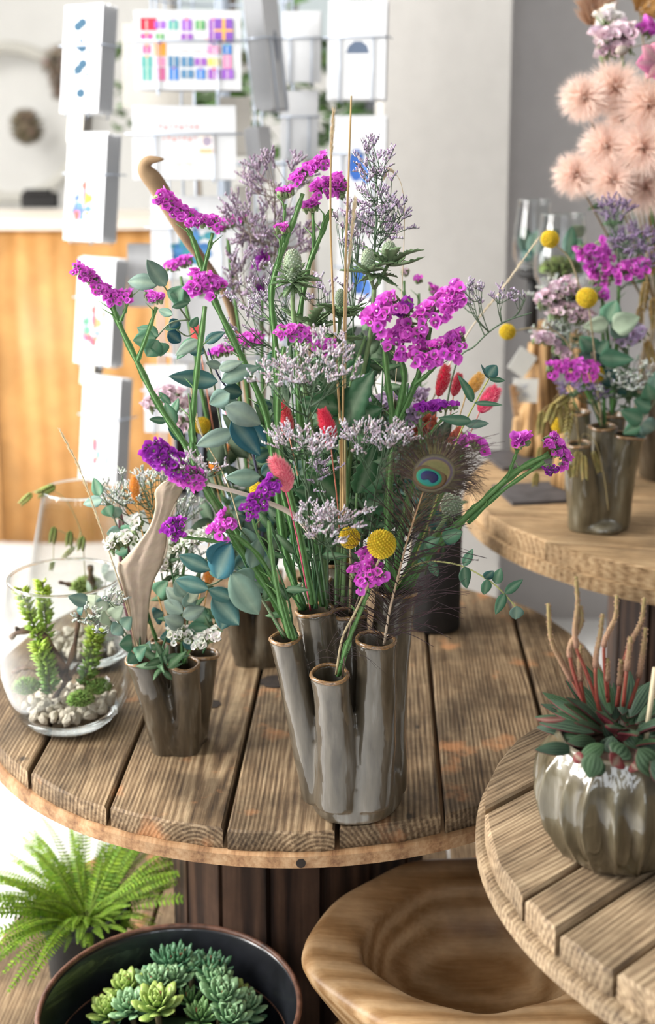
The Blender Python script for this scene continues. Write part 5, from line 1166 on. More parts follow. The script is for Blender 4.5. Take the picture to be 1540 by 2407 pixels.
def rosette(label, u, v, z, rpx, kind, seed, spiky=False):
    r = random.Random(seed); c = PZ(u, v, z); dxy = V(c.x - tc_.x, c.y - tc_.y, 0); c = c if dxy.length < .096 or (dxy.y < .03 and dxy.length < .125) else V(tc_.x, tc_.y, c.z) + dxy.normalized() * .096; cen = V(tc_.x, tc_.y - .01, .10)
    t = thing('succulent_rosette', label, 'succulent', c, 'artificial succulents in the tub')
    Rm = rpx * (c - EYE).length / FPX; out = (c - cen); out.z = abs(out.z) * 1.2; out = (out.normalized() * .6 + V(0, -.35, .75)).normalized()
    Rm *= 1.12; t.rotation_mode = 'QUATERNION'; t.rotation_quaternion = out.to_track_quat('Z', 'Y')
    n = 30 if rpx > 34 else 24
    for i in range(n):
        q = i / n; a = i * 2.399963; el = R(82) - R(80) * q ** .8; s = Rm * (.50 + .55 * q) * r.uniform(.9, 1.08)
        o = obj('leaf', SL[kind], M['leaf_thick'], t, False); o.location = V(math.cos(a), math.sin(a), 0) * Rm * .06 + V(0, 0, Rm * .35 * (1 - q))
        o.rotation_euler = Euler((0, -el, a)); o.scale = (s, s * (1.15 if not spiky else .7), s)
    b = MB(); b.tube([V(0, 0, Rm * .2), V(0, 0, -.05)], .004, .003, 6, (.12, .10, .05)); o = b.build('stem', M['stem'], t); o.location = (0, 0, 0)
    for i in range(3):
        b = MB(); a = r.uniform(0, 6.28); b.tube([V(math.cos(a), math.sin(a), 0) * Rm * .12 + V(0, 0, Rm * .5), V(math.cos(a), math.sin(a), 0) * Rm * .22 + V(0, 0, Rm * .78)], .0012, .0007, 4, (.30, .12, .06)); o = b.build('bud_stalk', M['stem'], t); o.location = (0, 0, 0)
ROS = [('hindmost dark succulent rosette at the back of the tub', 437, 2206, .243, 42, 3, 1), ('dark feathery succulent rosette left of the hindmost one', 400, 2238, .238, 46, 3, 1), ('darkest narrow-leaved succulent standing alone at back right of the tub', 552, 2230, .236, 46, 3, 1),
       ('succulent rosette at upper left of the heap in the tub', 335, 2278, .215, 46, 1, 0), ('round flat-leaved succulent rosette at the middle of the heap', 456, 2272, .235, 38, 1, 0), ('small dull succulent rosette right of the heap top', 512, 2285, .22, 30, 3, 0), ('succulent rosette between the lone dark one and the right rim', 565, 2290, .21, 36, 0, 0),
       ('open grey-green succulent rosette left of the centre', 365, 2322, .24, 42, 1, 0), ('succulent rosette touching the open grey-green one on its right', 405, 2314, .238, 38, 1, 0), ('yellowish succulent rosette on the left slope of the heap', 300, 2335, .225, 42, 2, 0), ('succulent rosette right of centre, upper of two', 506, 2316, .235, 40, 1, 0), ('large grey-green succulent rosette right of centre, lower of two', 522, 2356, .235, 46, 1, 0),
       ('yellow-tinged succulent rosette on the right slope', 580, 2328, .215, 40, 2, 0), ('blue-green succulent rosette low on the right slope', 588, 2372, .21, 46, 1, 0), ('dim succulent rosette nearest the right inner wall of the tub', 640, 2368, .195, 44, 3, 0), ('brightest lime succulent rosette at the front of the heap', 370, 2374, .245, 50, 2, 0), ('pale succulent rosette left of the brightest one', 308, 2378, .23, 42, 1, 0),
       ('lime succulent rosette at the left end of the front row', 258, 2388, .215, 42, 2, 0), ('dark succulent rosette nearest the left inner wall of the tub', 214, 2400, .19, 40, 3, 0), ('narrow shaded succulent between the two front groups', 446, 2362, .215, 34, 0, 1), ('reddish-centred succulent at the bottom edge of the picture', 470, 2402, .225, 40, 0, 1), ('succulent rosette at bottom edge right of the reddish one', 540, 2405, .225, 42, 1, 0)]
for i, (lb, u, v, z, rp, k, sp_) in enumerate(ROS): rosette(lb, u, v, z, rp, k, 300 + i, bool(sp_))

# ================================================================ peperomia in the ribbed pot
def peperomia():
    r = random.Random(221); y0 = pc.y; top = V(pc.x, pc.y, RZ + PH - .01)
    t = thing('peperomia_plant', 'dark-leaved peperomia with tan flower spikes in the ribbed pot', 'plant', top)
    def pleaf(base, tip, wid, nr, col, sheen):
        d_ = tip - base; L = d_.length; d_ = d_.normalized(); nr = (nr - d_ * nr.dot(d_)).normalized(); sd = d_.cross(nr); vs = []; cs = []; fs = []; nu, nv = 10, 9
        for lay in (0, 1):
            for i in range(nv + 1):
                q = i / nv; w = wid * .5 * (math.sin(math.pi * q ** .85) ** .85 if 0 < q < 1 else 0) + .0004; cpt = base + d_ * L * q + nr * .10 * L * math.sin(math.pi * q)
                for j in range(nu + 1):
                    s = j / nu * 2 - 1; gro = (.05 if j % 2 else -.05) * w
                    vs.append(cpt + sd * w * s + nr * (-abs(s) * w * .25 + gro - lay * .0009)); cs.append((.17, .035, .045) if lay else (mix(col, (.10, .16, .09), .5) if j % 2 else col))
        m = nu + 1; o = (nv + 1) * m
        for i in range(nv):
            for j in range(nu):
                a = i*m + j; fs.append((a, a+1, a+m+1, a+m)); fs.append((o+a, o+a+m, o+a+m+1, o+a+1))
        b = MB(); b.add(vs, fs, cs); return b
    G = [(.010, .032, .012), (.016, .046, .014), (.009, .028, .017)]
    L_ = [(1385, 1690, 1275, 1628, 24), (1390, 1705, 1272, 1655, 26), (1360, 1700, 1258, 1685, 16), (1370, 1712, 1262, 1710, 34), (1350, 1760, 1258, 1762, 26), (1400, 1740, 1335, 1745, 26), (1430, 1690, 1405, 1610, 30), (1440, 1680, 1378, 1565, 18), (1450, 1690, 1442, 1605, 18), (1440, 1720, 1477, 1715, 36), (1430, 1770, 1440, 1730, 44), (1470, 1750, 1445, 1780, 48), (1400, 1770, 1385, 1830, 40), (1425, 1800, 1380, 1800, 36),
          (1500, 1760, 1555, 1830, 46), (1480, 1730, 1545, 1760, 40), (1480, 1700, 1525, 1655, 26), (1490, 1670, 1535, 1630, 22), (1500, 1720, 1560, 1700, 26), (1510, 1740, 1570, 1735, 26), (1400, 1690, 1330, 1600, 22), (1410, 1700, 1300, 1660, 24), (1460, 1690, 1478, 1620, 20), (1470, 1720, 1500, 1760, 28), (1380, 1740, 1310, 1735, 26), (1420, 1750, 1360, 1790, 30), (1530, 1790, 1600, 1850, 44), (1450, 1740, 1420, 1700, 30), (1490, 1690, 1560, 1660, 30), (1530, 1700, 1600, 1690, 30)]
    for (bu, bv_, tu, tv, w) in L_:
        dy = y0 + .002 * (1740 - tv) * .35 + r.uniform(-.008, .008)
        pleaf(PY(bu, bv_, dy - .004), PY(tu, tv, dy - .012 if tv > 1740 else dy + .004), px_len(tu, tv, y0, w * 1.12), V(r.uniform(-.4, .4), -.75, .75), jit(r.choice(G), .2, r), 1).build('leaf', M['leaf_glossy'], t)
    for i in range(34):
        a = r.uniform(0, 6.28); d_ = V(math.cos(a), math.sin(a), r.uniform(.0, .9)).normalized(); L = r.uniform(.035, .05); s = top + V(0, 0, .008) + d_ * .02
        if d_.y < 0 and d_.z < .35: d_ = (d_ + V(0, 0, .5)).normalized()
        pleaf(s, s + d_ * L, L * r.uniform(.26, .42), V(0, -.3, 1), jit(r.choice(G), .2, r), 1).build('leaf', M['leaf_glossy'], t)
    for (bu, bv_, tu, tv, w) in [(1370, 1790, 1350, 1772, 26), (1440, 1800, 1455, 1775, 44), (1500, 1810, 1485, 1795, 30), (1330, 1690, 1258, 1690, 12)]:
        b = leaf_mesh(PY(bu, bv_, y0 - .058), PY(tu, tv, y0 - .05), px_len(tu, tv, y0, w), V(0, -1, .2), (.15, .03, .03)); o = b.build('red_leaf_underside', M['leaf'], t)
    SP = [[(1289, 1419), (1295, 1498), (1316, 1548), (1350, 1608), (1376, 1656), (1407, 1700)], [(1354, 1356), (1358, 1419), (1352, 1482), (1357, 1529), (1376, 1574), (1415, 1680)], [(1365, 1425), (1366, 1466), (1341, 1517), (1341, 1548), (1350, 1586), (1375, 1660)], [(1365, 1517), (1363, 1561), (1366, 1608), (1380, 1680)], [(1417, 1444), (1410, 1498), (1401, 1545), (1401, 1618), (1410, 1680)], [(1450, 1400), (1447, 1450), (1423, 1504), (1421, 1555), (1428, 1640)], [(1428, 1548), (1428, 1590), (1430, 1650)], [(1515, 1406), (1508, 1460), (1483, 1510), (1467, 1558), (1452, 1660)], [(1483, 1498), (1475, 1561), (1465, 1660)], [(1518, 1476), (1511, 1536), (1499, 1602), (1478, 1665)], [(1461, 1551), (1457, 1600), (1450, 1660)]]
    for i, s in enumerate(SP):
        P = smooth(path(s[::-1], y0 + r.uniform(-.01, .012)), 6); k = int(len(P) * .42); b = MB(); b.tube(P[:k + 1], .0017, .0016, 6, (.17, .025, .018), (.24, .06, .035)); o = b.build('red_stalk', M['stem'], t)
        b = MB(); Q = P[k:]; b.tube(Q, .0026, .0018, 8, (.29, .16, .11), (.27, .21, .09), rf=lambda q: .0026 + .0006*math.sin(q*60) * .3 - .0010 * q)
        for j in range(90):
            q = r.random() * (len(Q) - 1); n_ = min(int(q), len(Q) - 2); p = Q[n_].lerp(Q[n_+1], q - n_); tn = (Q[n_+1] - Q[n_]).normalized(); u, w_ = perp(tn); a = r.uniform(0, 6.28); d_ = u*math.cos(a) + w_*math.sin(a)
            b.octa(p + d_ * .0022, d_, .0007, .0006, jit((.42, .25, .17), .15, r))
        b.build('flower_spike', M['dry'], o)
    b = MB(); b.tube(path([(1518, 1740), (1530, 1650), (1540, 1570)], y0 - .02), .0022, .0020, 8, (.74, .62, .42)); b.build('label_stick', M['dry'], t)
M['leaf_glossy'] = vc('glossy_leaf', 0.5, 0.25, 0.0, 0.12, 60)
peperomia()

# ================================================================ terrarium contents
def pebbles(c, rad, n, seed, label, group, zt):
    r = random.Random(seed); ms = []
    for k in range(5):
        b = MB(); b.blob((0, 0, 0), 1, (1, 1, 1), k + seed, .28, 9, 6, 1.1, (1, .8, .62)); ms.append(b.mesh('pebble', False))
    for i in range(n):
        a = i * 2.399963; q = math.sqrt((i + .5) / n); o = obj('pebble', ms[i % 5], M['stone']); s = r.uniform(.0058, .0098)
        o.location = c + V(math.cos(a) * rad * q, math.sin(a) * rad * q, zt + r.uniform(0, .003) + .004 * q); o.rotation_euler = (r.uniform(0, 3), r.uniform(0, 3), r.uniform(0, 6)); o.scale = (s, s, s)
        tag(o, label, 'pebble', group)
pebbles(g1, .052, 64, 11, 'pale pebble on the bottom of the wide front terrarium', 'pebbles in the front terrarium', .017)
pebbles(g2, .048, 40, 12, 'pale pebble on the bottom of the taller rear terrarium', 'pebbles in the rear terrarium', .017)
def sedum(label, pts, y, seed, wpx=16, col=(.20, .34, .03)):
    r = random.Random(seed); P = smooth(path(pts, y), 8); t = thing('sedum_stem', label, 'succulent', P[0]); b = MB(); b.tube(P, .0015, .001, 5, (.14, .16, .04)); b.build('stem', M['stem'], t); f = MB(); L = px_len(pts[0][0], pts[0][1], y, wpx)
    for i in range(len(P) * 7):
        q = r.random() * (len(P) - 1); k = min(int(q), len(P) - 2); p = P[k].lerp(P[k+1], q - k); tn = (P[k+1] - P[k]).normalized(); u, w_ = perp(tn); a = r.uniform(0, 6.28); d_ = (u*math.cos(a) + w_*math.sin(a) + tn * .5).normalized()
        f.octa(p + d_ * L * .5, d_, L * .55, L * .17, jit(mix(col, (.36, .48, .04), q / len(P)), .2, r))
    f.build('leaves', M['leaf_thick'], t)
sedum('left upright lime sedum stem in the front terrarium', [(128, 1625), (100, 1530), (72, 1450), (48, 1382)], g1.y, 401, 24)
sedum('right upright lime sedum stem in the front terrarium', [(112, 1520), (106, 1440), (100, 1368)], g1.y + .02, 402, 24)
sedum('dense dark sedum stem right inside the front terrarium', [(200, 1630), (212, 1550), (225, 1480)], g1.y, 403, 30, (.05, .17, .03))
sedum('dense green sedum stem at the heart of the front terrarium', [(122, 1630), (110, 1570), (92, 1520)], g1.y - .015, 404, 30, (.07, .19, .03))
def moss(label, u, v, y, rpx, seed, col=(.13, .24, .05)):
    r = random.Random(seed); c = PY(u, v, y); R0 = px_len(u, v, y, rpx); b = MB(); b.blob(c, R0 * .6, col, seed, .2, 12, 8, squash=(1, 1, .6))
    for i in range(260):
        d_ = V(r.gauss(0, 1), r.gauss(0, 1), abs(r.gauss(0, .8))).normalized(); p = c + V(d_.x, d_.y, d_.z * .6) * R0 * .55; b.octa(p + d_ * R0 * .2, d_, R0 * .28, R0 * .05, jit(mix(col, (.3, .42, .12), r.random() * .7), .2, r))
    tag(b.build('moss_tuft', M['moss']), label, 'moss', None)
moss('green moss tuft at the left wall of the front terrarium', 62, 1618, g1.y - .02, 34, 411)
moss('green moss tuft at the front right of the terrarium pebbles', 190, 1648, g1.y - .035, 34, 412)
moss('green moss tuft behind the front right one', 232, 1618, g1.y - .005, 32, 413)
moss('moss clump on the driftwood of the rear terrarium', 205, 1385, g2.y, 42, 414, (.16, .20, .05))
moss('moss at the foot of the rear terrarium driftwood', 240, 1500, g2.y, 40, 415, (.08, .10, .04))
def rootwood(label, paths, y, r0, seed):
    r = random.Random(seed); t = thing('driftwood_root', label, 'driftwood', path(paths[0][:1], y)[0]); 
    for i, p in enumerate(paths):
        P = smooth(path(p, y + r.uniform(-.012, .012), y + r.uniform(-.012, .012)), 6); q0 = r0 if i == 0 else r0 * .6
        b = MB(); b.tube(P, q0, q0, 8, (1, 1, 1), rf=lambda s: q0 * (1.1 - .6 * s) * (1 + .25 * math.sin(s * 21 + i))); b.build('branch', M['root'], t)
rootwood('knobbly brown root reaching left inside the front terrarium', [[(160, 1600), (120, 1520), (85, 1485), (45, 1485), (25, 1500)], [(45, 1485), (38, 1475)], [(150, 1590), (175, 1520), (185, 1450), (190, 1400)], [(120, 1650), (150, 1610), (185, 1560)], [(30, 1580), (60, 1570), (95, 1580)]], g1.y, .0055, 421)
rootwood('dark driftwood standing inside the rear terrarium', [[(235, 1520), (225, 1440), (215, 1370), (212, 1330)], [(215, 1380), (170, 1375), (138, 1368)], [(225, 1450), (260, 1400), (275, 1360)], [(230, 1500), (280, 1480), (270, 1420)]], g2.y, .007, 422)
def oats(label, stems, spikes, y, col, seed, yb=None):
    """wood oats: flat hanging spikelets; spikes: (top u, v, tip u, v, width px)"""
    r = random.Random(seed); t = thing('wood_oats', label, 'dried oats', path(stems[0][:1], yb or y)[0]); b = MB()
    for s in stems: b.tube(smooth(path(s, yb or y, y), 6), .0008, .0004, 4, mix(col, STRAW, .5))
    b.build('stem', M['stem'], t)
    for (u0, v0, u1, v1, w) in spikes:
        m = MB(); A, B = PY(u0, v0, y), PY(u1, v1, y + r.uniform(-.01, .01)); ax = (B - A).normalized(); sd = ax.cross(V(0, -1, 0)).normalized(); L = (B - A).length; W_ = px_len(u0, v0, y, w); n = 9
        for i in range(n):
            q = i / n; p = A.lerp(B, q)
            for sg in (-1, 1):
                d_ = (ax + sd * sg * .75).normalized(); l_ = W_ * .85 * (1 - .4 * abs(q - .35)); m.octa(p + d_ * l_ * .45, d_, l_ * .6, l_ * .17, jit(mix(col, (.55, .45, .2), q * .4), .15, r))
        m.build('spikelet', M['dry'], t)
oats('green wood oats sprig arching out of the rear terrarium', [[(215, 1500), (200, 1350), (190, 1250), (150, 1170), (100, 1150), (60, 1165)], [(195, 1280), (165, 1260), (130, 1250), (125, 1320)], [(190, 1250), (175, 1290), (158, 1300)]], [(75, 1160, 48, 1185, 18), (130, 1142, 90, 1162, 24), (128, 1238, 122, 1275, 20), (165, 1248, 162, 1280, 20), (195, 1260, 190, 1290, 20), (175, 1285, 148, 1312, 14), (126, 1312, 120, 1340, 12)], g2.y - .02, (.16, .22, .05), 431, g2.y)
eucalyptus('two pale leaves and a fir sprig inside the rear terrarium', [([(240, 1500), (245, 1420), (250, 1350)], g2.y, g2.y, .001)], [(250, 1365, 268, 1340, 34, g2.y - .02, 'y'), (255, 1340, 240, 1330, 30, g2.y - .02, 'p'), (215, 1395, 205, 1365, 12, g2.y - .03, 'y')], 432)

# ================================================================ the tall spool at right
# driftwood stands with slumped glass bowls
def drift_stand(label, u, v, topv, wpx, seed, collar):
    r = random.Random(seed); c = PZ(u, v, UZ); t = thing('driftwood_stand', label, 'driftwood', c); y = c.y; topp = PY(u, topv, y); h = topp.z - c.z; W_ = px_len(u, v, y, wpx)
    for i in range(9):
        a = 2*math.pi*i/9 + r.uniform(-.2, .2); rr = W_ * .34; hh = h * r.uniform(.72, 1.0) if i % 3 else h * r.uniform(.5, .7)
        b = MB(); P = [V(0 + hh * s, r.uniform(-.003, .003), r.uniform(-.003, .003)) for s in [k / 7 for k in range(8)]]
        b.tube(P, W_ * .2, W_ * .12, 8, rf=lambda s: W_ * (.21 - .10 * s) * (1 + .18 * math.sin(s * 13 + i)))
        o = b.build('root', M['drift'], t); o.location = (math.cos(a) * rr, math.sin(a) * rr, 0); o.rotation_euler = (0, -math.pi / 2 - math.cos(a) * .10, 0)
    return t, c, h, W_
def slate_plate(label, u, v, sx, sy, rz, seed):
    c = PZ(u, v, UZ); b = MB(); b.box((0, 0, .0035), (sx, sy, .006)); o = b.build('slate_plate', M['slate'], None, False); o.location = c + V(0, 0, -.0004); o.rotation_euler = (0, 0, rz); tag(o, label, 'slate'); return c
slate_plate('dark slate plate under the tagged driftwood stand', 1245, 1082, .135, .115, R(12), 1)
slate_plate('dark slate plate in front, left of the olive vase', 1285, 1163, .14, .10, R(10), 2)
d1, c1, h1, w1 = drift_stand('brown driftwood stand with a paper tag on the tall spool', 1262, 1070, 735, 118, 441, True); d1.location.z += .0062
d2, c2, h2, w2 = drift_stand('second driftwood stand behind the olive vase', 1345, 1150, 760, 90, 442, True); d2.location.z += .0062
def slumped(label, cu, vb, vt, y, rpx, seed):
    c = PY(cu, vb, y); hh = PY(cu, vt, y).z - c.z; R0 = px_len(cu, vb, y, rpx)
    prof = [(R0*.45, 0), (R0*.75, hh*.06), (R0*.97, hh*.22), (R0, hh*.38), (R0*.93, hh*.62), (R0*.82, hh*.85), (R0*.78, hh)]
    t = glass_vessel(label, c, prof, .002)
    b = MB(); b.tube([c + V(R0*.52*math.cos(2*math.pi*k/20), R0*.52*math.sin(2*math.pi*k/20), -.002) for k in range(21)], .008, n=8, cap=False); b.build('black_collar', M['black_pot'], t)
    b = MB(); b.tube([c + V(0, 0, -.006), c + V(0, 0, -.10)], .009, .011, 10); b.build('post', M['black_pot'], t)
    return c, R0, hh
s1 = slumped('slumped glass bowl with leaves on the left driftwood stand', 1252, 640, 472, c1.y + .03, 48, 1)
s2 = slumped('slumped glass bowl with moss and blossoms, nearer the bouquet', 1318, 690, 505, c2.y, 64, 2)
moss('dark moss filling the nearer slumped glass bowl', 1318, 640, c2.y, 52, 443, (.10, .10, .05))
eucalyptus('eucalyptus leaf bundle inside the left slumped glass', [([(1252, 630), (1250, 590), (1245, 560)], c1.y + .03, c1.y + .03, .001)], [(1250, 600, 1228, 530, 44, c1.y + .03, 's'), (1255, 600, 1262, 540, 40, c1.y + .02, 's'), (1250, 610, 1225, 590, 30, c1.y + .02, 'd')], 444)
eucalyptus('eucalyptus leaves and peach petals inside the nearer slumped glass', [([(1320, 640), (1335, 580), (1340, 545)], c2.y, c2.y, .001)], [(1335, 600, 1345, 530, 34, c2.y - .03, 'g'), (1345, 610, 1365, 560, 34, c2.y - .02, 'g'), (1310, 560, 1290, 540, 30, c2.y + .01, 'p'), (1375, 550, 1345, 530, 30, c2.y, 'y')], 445)
# paper tag with wooden peg
tg = thing('price_tag', 'square white paper tag clipped to the driftwood stand', 'tag', PY(1235, 918, c1.y - .065))
b = MB(); b.box(tg.location, (.042, .0008, .040), Euler((0, R(2), R(5))).to_matrix()); b.build('paper', M['tagpaper'], tg, False)
b = MB()
for (x, z, l_) in ((-.004, .008, .010), (.001, .009, .008), (-.003, .003, .012), (0, -.004, .010), (.002, -.009, .011), (-.002, -.006, .008)): b.box(tg.location + V(x, -.0007 + x * .09, z), (l_, .0004, .0012), Euler((0, R(20 * math.sin(x * 900 + z * 500)), R(5))).to_matrix(), (.38, .42, .52))
b.build('handwriting', M['print'], tg, False)
b = MB(); pk = PY(1210, 942, c1.y - .07); b.box(pk, (.009, .006, .052), Euler((0, R(-9), 0)).to_matrix()); b.box(pk + V(.0015, -.002, .012), (.0105, .004, .004), Euler((0, R(-9), 0)).to_matrix()); tag(b.build('clothes_peg', M['ply'], None, False), 'small wooden clothes peg holding the paper tag', 'peg')
b = MB(); b.box(PY(1228, 852, c1.y - .04), (.035, .0008, .042), Euler((0, R(35), R(12))).to_matrix()); tag(b.build('price_tag', M['tagpaper'], None, False), 'tilted white paper tag behind the square one', 'tag')

# bouquet in the olive vase
Y4 = 1.69
statice('upright magenta statice spike at the top of the right bouquet', [([(1440, 975), (1430, 800), (1405, 640)], 1.735, 1.69, .0024)], [([(1385, 575), (1400, 605), (1425, 630)], 1.68, 34, 0, {'face': (-.3, -.8, .3)})], 501)
statice('magenta statice comb stretching right in the right bouquet', [([(1440, 975), (1450, 800), (1455, 670)], 1.735, 1.68, .0024)], [([(1432, 655), (1460, 640), (1490, 632), (1520, 625)], 1.67, 25, 0, {'face': (0, -.5, 1)})], 502)
statice('magenta statice tuft behind the second yellow ball', [([(1420, 1000), (1420, 850), (1415, 720)], 1.70, 1.69, .002)], [([(1405, 680), (1415, 700)], 1.69, 24, 0, {})], 503)
statice('flat magenta statice comb at the left of the right bouquet', [([(1418, 1002), (1400, 950), (1370, 900)], 1.70, 1.66, .0022)], [([(1288, 868), (1325, 870), (1365, 868), (1400, 872)], 1.65, 24, 0, {'face': (0, -.7, .8)})], 504)
statice('pale pink statice mass filling the left of the right bouquet', [([(1418, 1002), (1370, 900), (1330, 800)], 1.70, 1.70, .0022)], [([(1270, 710), (1310, 690), (1350, 670)], 1.69, 34, 0, {'pal': 'k'}), ([(1300, 740), (1340, 735), (1370, 750)], 1.68, 34, 1, {'pal': 'k'}), ([(1255, 795), (1300, 800)], 1.68, 22, 2, {'pal': 'k'}), ([(1300, 815), (1335, 840)], 1.68, 22, 3, {'pal': 'k'}), ([(1390, 655), (1420, 660)], 1.71, 24, 4, {'pal': 'k'}), ([(1450, 800), (1490, 790), (1510, 775)], 1.70, 30, 5, {'pal': 'l'})], 505)
spray('whitish green sea lavender behind the pale pink statice', 'sea_lavender', [(1440, 975), (1370, 900), (1320, 800)], 1.735, 1.73, [(1310, 700, 60, 40), (1290, 780, 40, 34), (1360, 780, 40, 40)], 506, WHG, 60, spike=.012, size=.0022)
spray('white sea lavender low in the right bouquet', 'sea_lavender', [(1440, 975), (1470, 950), (1475, 930)], 1.70, 1.66, [(1450, 900, 34, 24), (1490, 885, 44, 34), (1430, 920, 24, 16)], 507, WHG, 50, spike=.010, size=.002)
spray('purple sea lavender rising tallest in the right bouquet', 'sea_lavender', [(1440, 975), (1455, 750), (1455, 560)], 1.735, 1.69, [(1450, 500, 38, 30), (1490, 570, 55, 34), (1510, 610, 40, 30)], 508, [(.34, .24, .40), (.44, .34, .48), (.28, .18, .34)], 90, spike=.014, size=.002)
spray('purple sea lavender sprig beneath the flat magenta comb', 'sea_lavender', [(1418, 1002), (1400, 970), (1390, 950)], 1.70, 1.66, [(1400, 930, 26, 20), (1345, 915, 34, 18)], 509, [(.26, .17, .36), (.36, .26, .44)], 26, spike=.011)
eucalyptus('silver-dollar eucalyptus with broad pale leaves in the right bouquet', [([(1420, 1000), (1400, 900), (1395, 780), (1430, 740)], 1.70, 1.66, .0014, (.10, .08, .07))], [(1430, 755, 1450, 705, 52, 1.65, 'g'), (1430, 760, 1370, 768, 40, 1.65, 'y'), (1440, 770, 1505, 745, 56, 1.64, 'y'), (1435, 765, 1480, 790, 44, 1.645, 's'), (1425, 765, 1420, 730, 44, 1.66, 's'), (1400, 820, 1362, 790, 48, 1.67, 'g'), (1405, 830, 1430, 800, 44, 1.67, 'g'), (1410, 840, 1492, 845, 46, 1.65, 'g'), (1410, 900, 1450, 870, 44, 1.68, 'd'), (1390, 850, 1360, 830, 40, 1.69, 'd'), (1420, 830, 1400, 870, 44, 1.69, 'd'), (1450, 900, 1500, 930, 44, 1.69, 'd')], 510, shape=1.25)
eucalyptus('broad grey-green eucalyptus drooping at the right picture edge', [([(1480, 1022), (1500, 990), (1530, 960), (1560, 900)], 1.69, 1.65, .0014)], [(1510, 990, 1458, 965, 44, 1.64, 'g'), (1510, 995, 1540, 1010, 48, 1.64, 's'), (1505, 1000, 1465, 1020, 34, 1.64, 'g'), (1530, 960, 1490, 940, 44, 1.66, 'g'), (1540, 930, 1560, 860, 50, 1.66, 's'), (1535, 940, 1520, 900, 44, 1.66, 'g'), (1500, 1005, 1515, 1030, 34, 1.65, 'd')], 511, shape=1.2)
craspedia('yellow ball flower in front of the slumped glass bowls', 1293, 562, 21, 1.66, [(1305, 575), (1345, 620), (1380, 760), (1415, 1000)], 1.70, 512)
craspedia('largest yellow ball flower at the front of the right bouquet', 1380, 700, 24, 1.62, [(1385, 722), (1400, 850), (1415, 1002)], 1.69, 513)
craspedia('yellow ball flower sticking out left toward the pillar', 1193, 780, 19, 1.63, [(1210, 778), (1260, 772), (1330, 800), (1400, 960), (1418, 1002)], 1.69, 514)
craspedia('yellow ball flower half behind the flat magenta comb', 1400, 880, 21, 1.68, [(1402, 898), (1415, 1000)], 1.70, 515)
craspedia('yellow ball flower hanging among the wood oats', 1315, 1000, 19, 1.66, [(1330, 1005), (1350, 990), (1362, 1040)], 1.67, 516)
oats('brown-green wood oats hanging over the left of the olive vase', [[(1362, 1045), (1350, 960), (1320, 925), (1300, 940)], [(1362, 970), (1330, 940), (1280, 960), (1270, 1000)], [(1362, 1045), (1372, 1020), (1400, 1040), (1420, 1120), (1430, 1200)], [(1362, 1045), (1366, 1060), (1368, 1085)]], [(1322, 935, 1330, 1010, 34), (1308, 945, 1290, 990, 28), (1275, 965, 1270, 1020, 24), (1345, 945, 1332, 1030, 24), (1270, 1050, 1265, 1090, 16), (1358, 1060, 1352, 1120, 20), (1372, 1070, 1375, 1125, 22), (1395, 1060, 1410, 1110, 18), (1335, 1090, 1345, 1120, 16), (1262, 1110, 1258, 1140, 18), (1340, 930, 1310, 950, 24)], 1.64, (.27, .22, .07), 517, 1.67)
oats('dry brown oats standing at the right picture edge', [[(1480, 1022), (1510, 850), (1515, 700), (1530, 600)], [(1500, 900), (1540, 760), (1545, 600)]], [(1530, 590, 1540, 640, 26), (1520, 660, 1510, 730, 24), (1535, 700, 1540, 770, 26), (1505, 720, 1500, 780, 20), (1520, 800, 1535, 850, 24)], 1.74, (.34, .22, .07), 518, 1.70)
greens('leafy green stems inside the right bouquet', [(1418, 1002, 1.70, 1360, 800, 1.72, 10), (1420, 1002, 1.70, 1440, 800, 1.72, 10), (1440, 975, 1.735, 1400, 850, 1.73, 10), (1480, 1022, 1.69, 1490, 880, 1.70, 8), (1440, 975, 1.735, 1480, 760, 1.74, 10), (1360, 968, 1.72, 1320, 860, 1.73, 8)], 519)
# tall dark vase at the right edge carrying the peach flowers
tv_ = PZ(1560, 1120, UZ); b = MB(); b.lathe([(.0005, 0), (.036, 0), (.040, .004), (.050, .10), (.046, .19), (.030, .25), (.032, .27), (.028, .27), (.026, .24), (.0005, .2)], 36, tv_)
tag(b.build('bottle_vase', M['glaze_brown']), 'tall brown bottle vase cut off by the right picture edge', 'vase')
ytv = tv_.y; mouth = (1562, 790)
def puff(label, u, v, rpx, y, seed):
    r = random.Random(seed); c = PY(u, v, y); R0 = px_len(u, v, y, rpx); t = thing('fluffy_flower', label, 'flower', c); b = MB(); b.blob(c, R0 * .16, (.55, .30, .18), seed, .2, 8, 6)
    for i in range(1300):
        d_ = V(r.gauss(0, 1), r.gauss(0, 1), r.gauss(0, 1)).normalized(); L = R0 * r.uniform(.7, 1.08); sd = d_.cross(V(0, -1, .1)); sd = sd.normalized() if sd.length > .1 else V(1, 0, 0); w = .0006; k_ = V(r.uniform(-.3, .3), r.uniform(-.3, .3), r.uniform(-.35, .1))
        a, m_, e = c + d_ * R0 * .08, c + d_ * L * .55, c + (d_ + k_ * .45).normalized() * L; c0, c1_ = jit((.84, .58, .47), .10, r), jit((.95, .80, .72), .05, r)
        b.add([a - sd*w*.4, a + sd*w*.4, m_ + sd*w, m_ - sd*w, e], [(0, 1, 2, 3), (3, 2, 4)], [c0, c0, mix(c0, c1_, .6), mix(c0, c1_, .6), c1_])
    b.build('plume', M['fuzz'], t)
    s = MB(); s.tube(smooth([c, (c + PY(*mouth, ytv)) * .5 + V(.01, 0, -.02), PY(*mouth, ytv)], 6), .0013, .0014, 5, (.20, .13, .06)); s.build('stem', M['stem'], t)
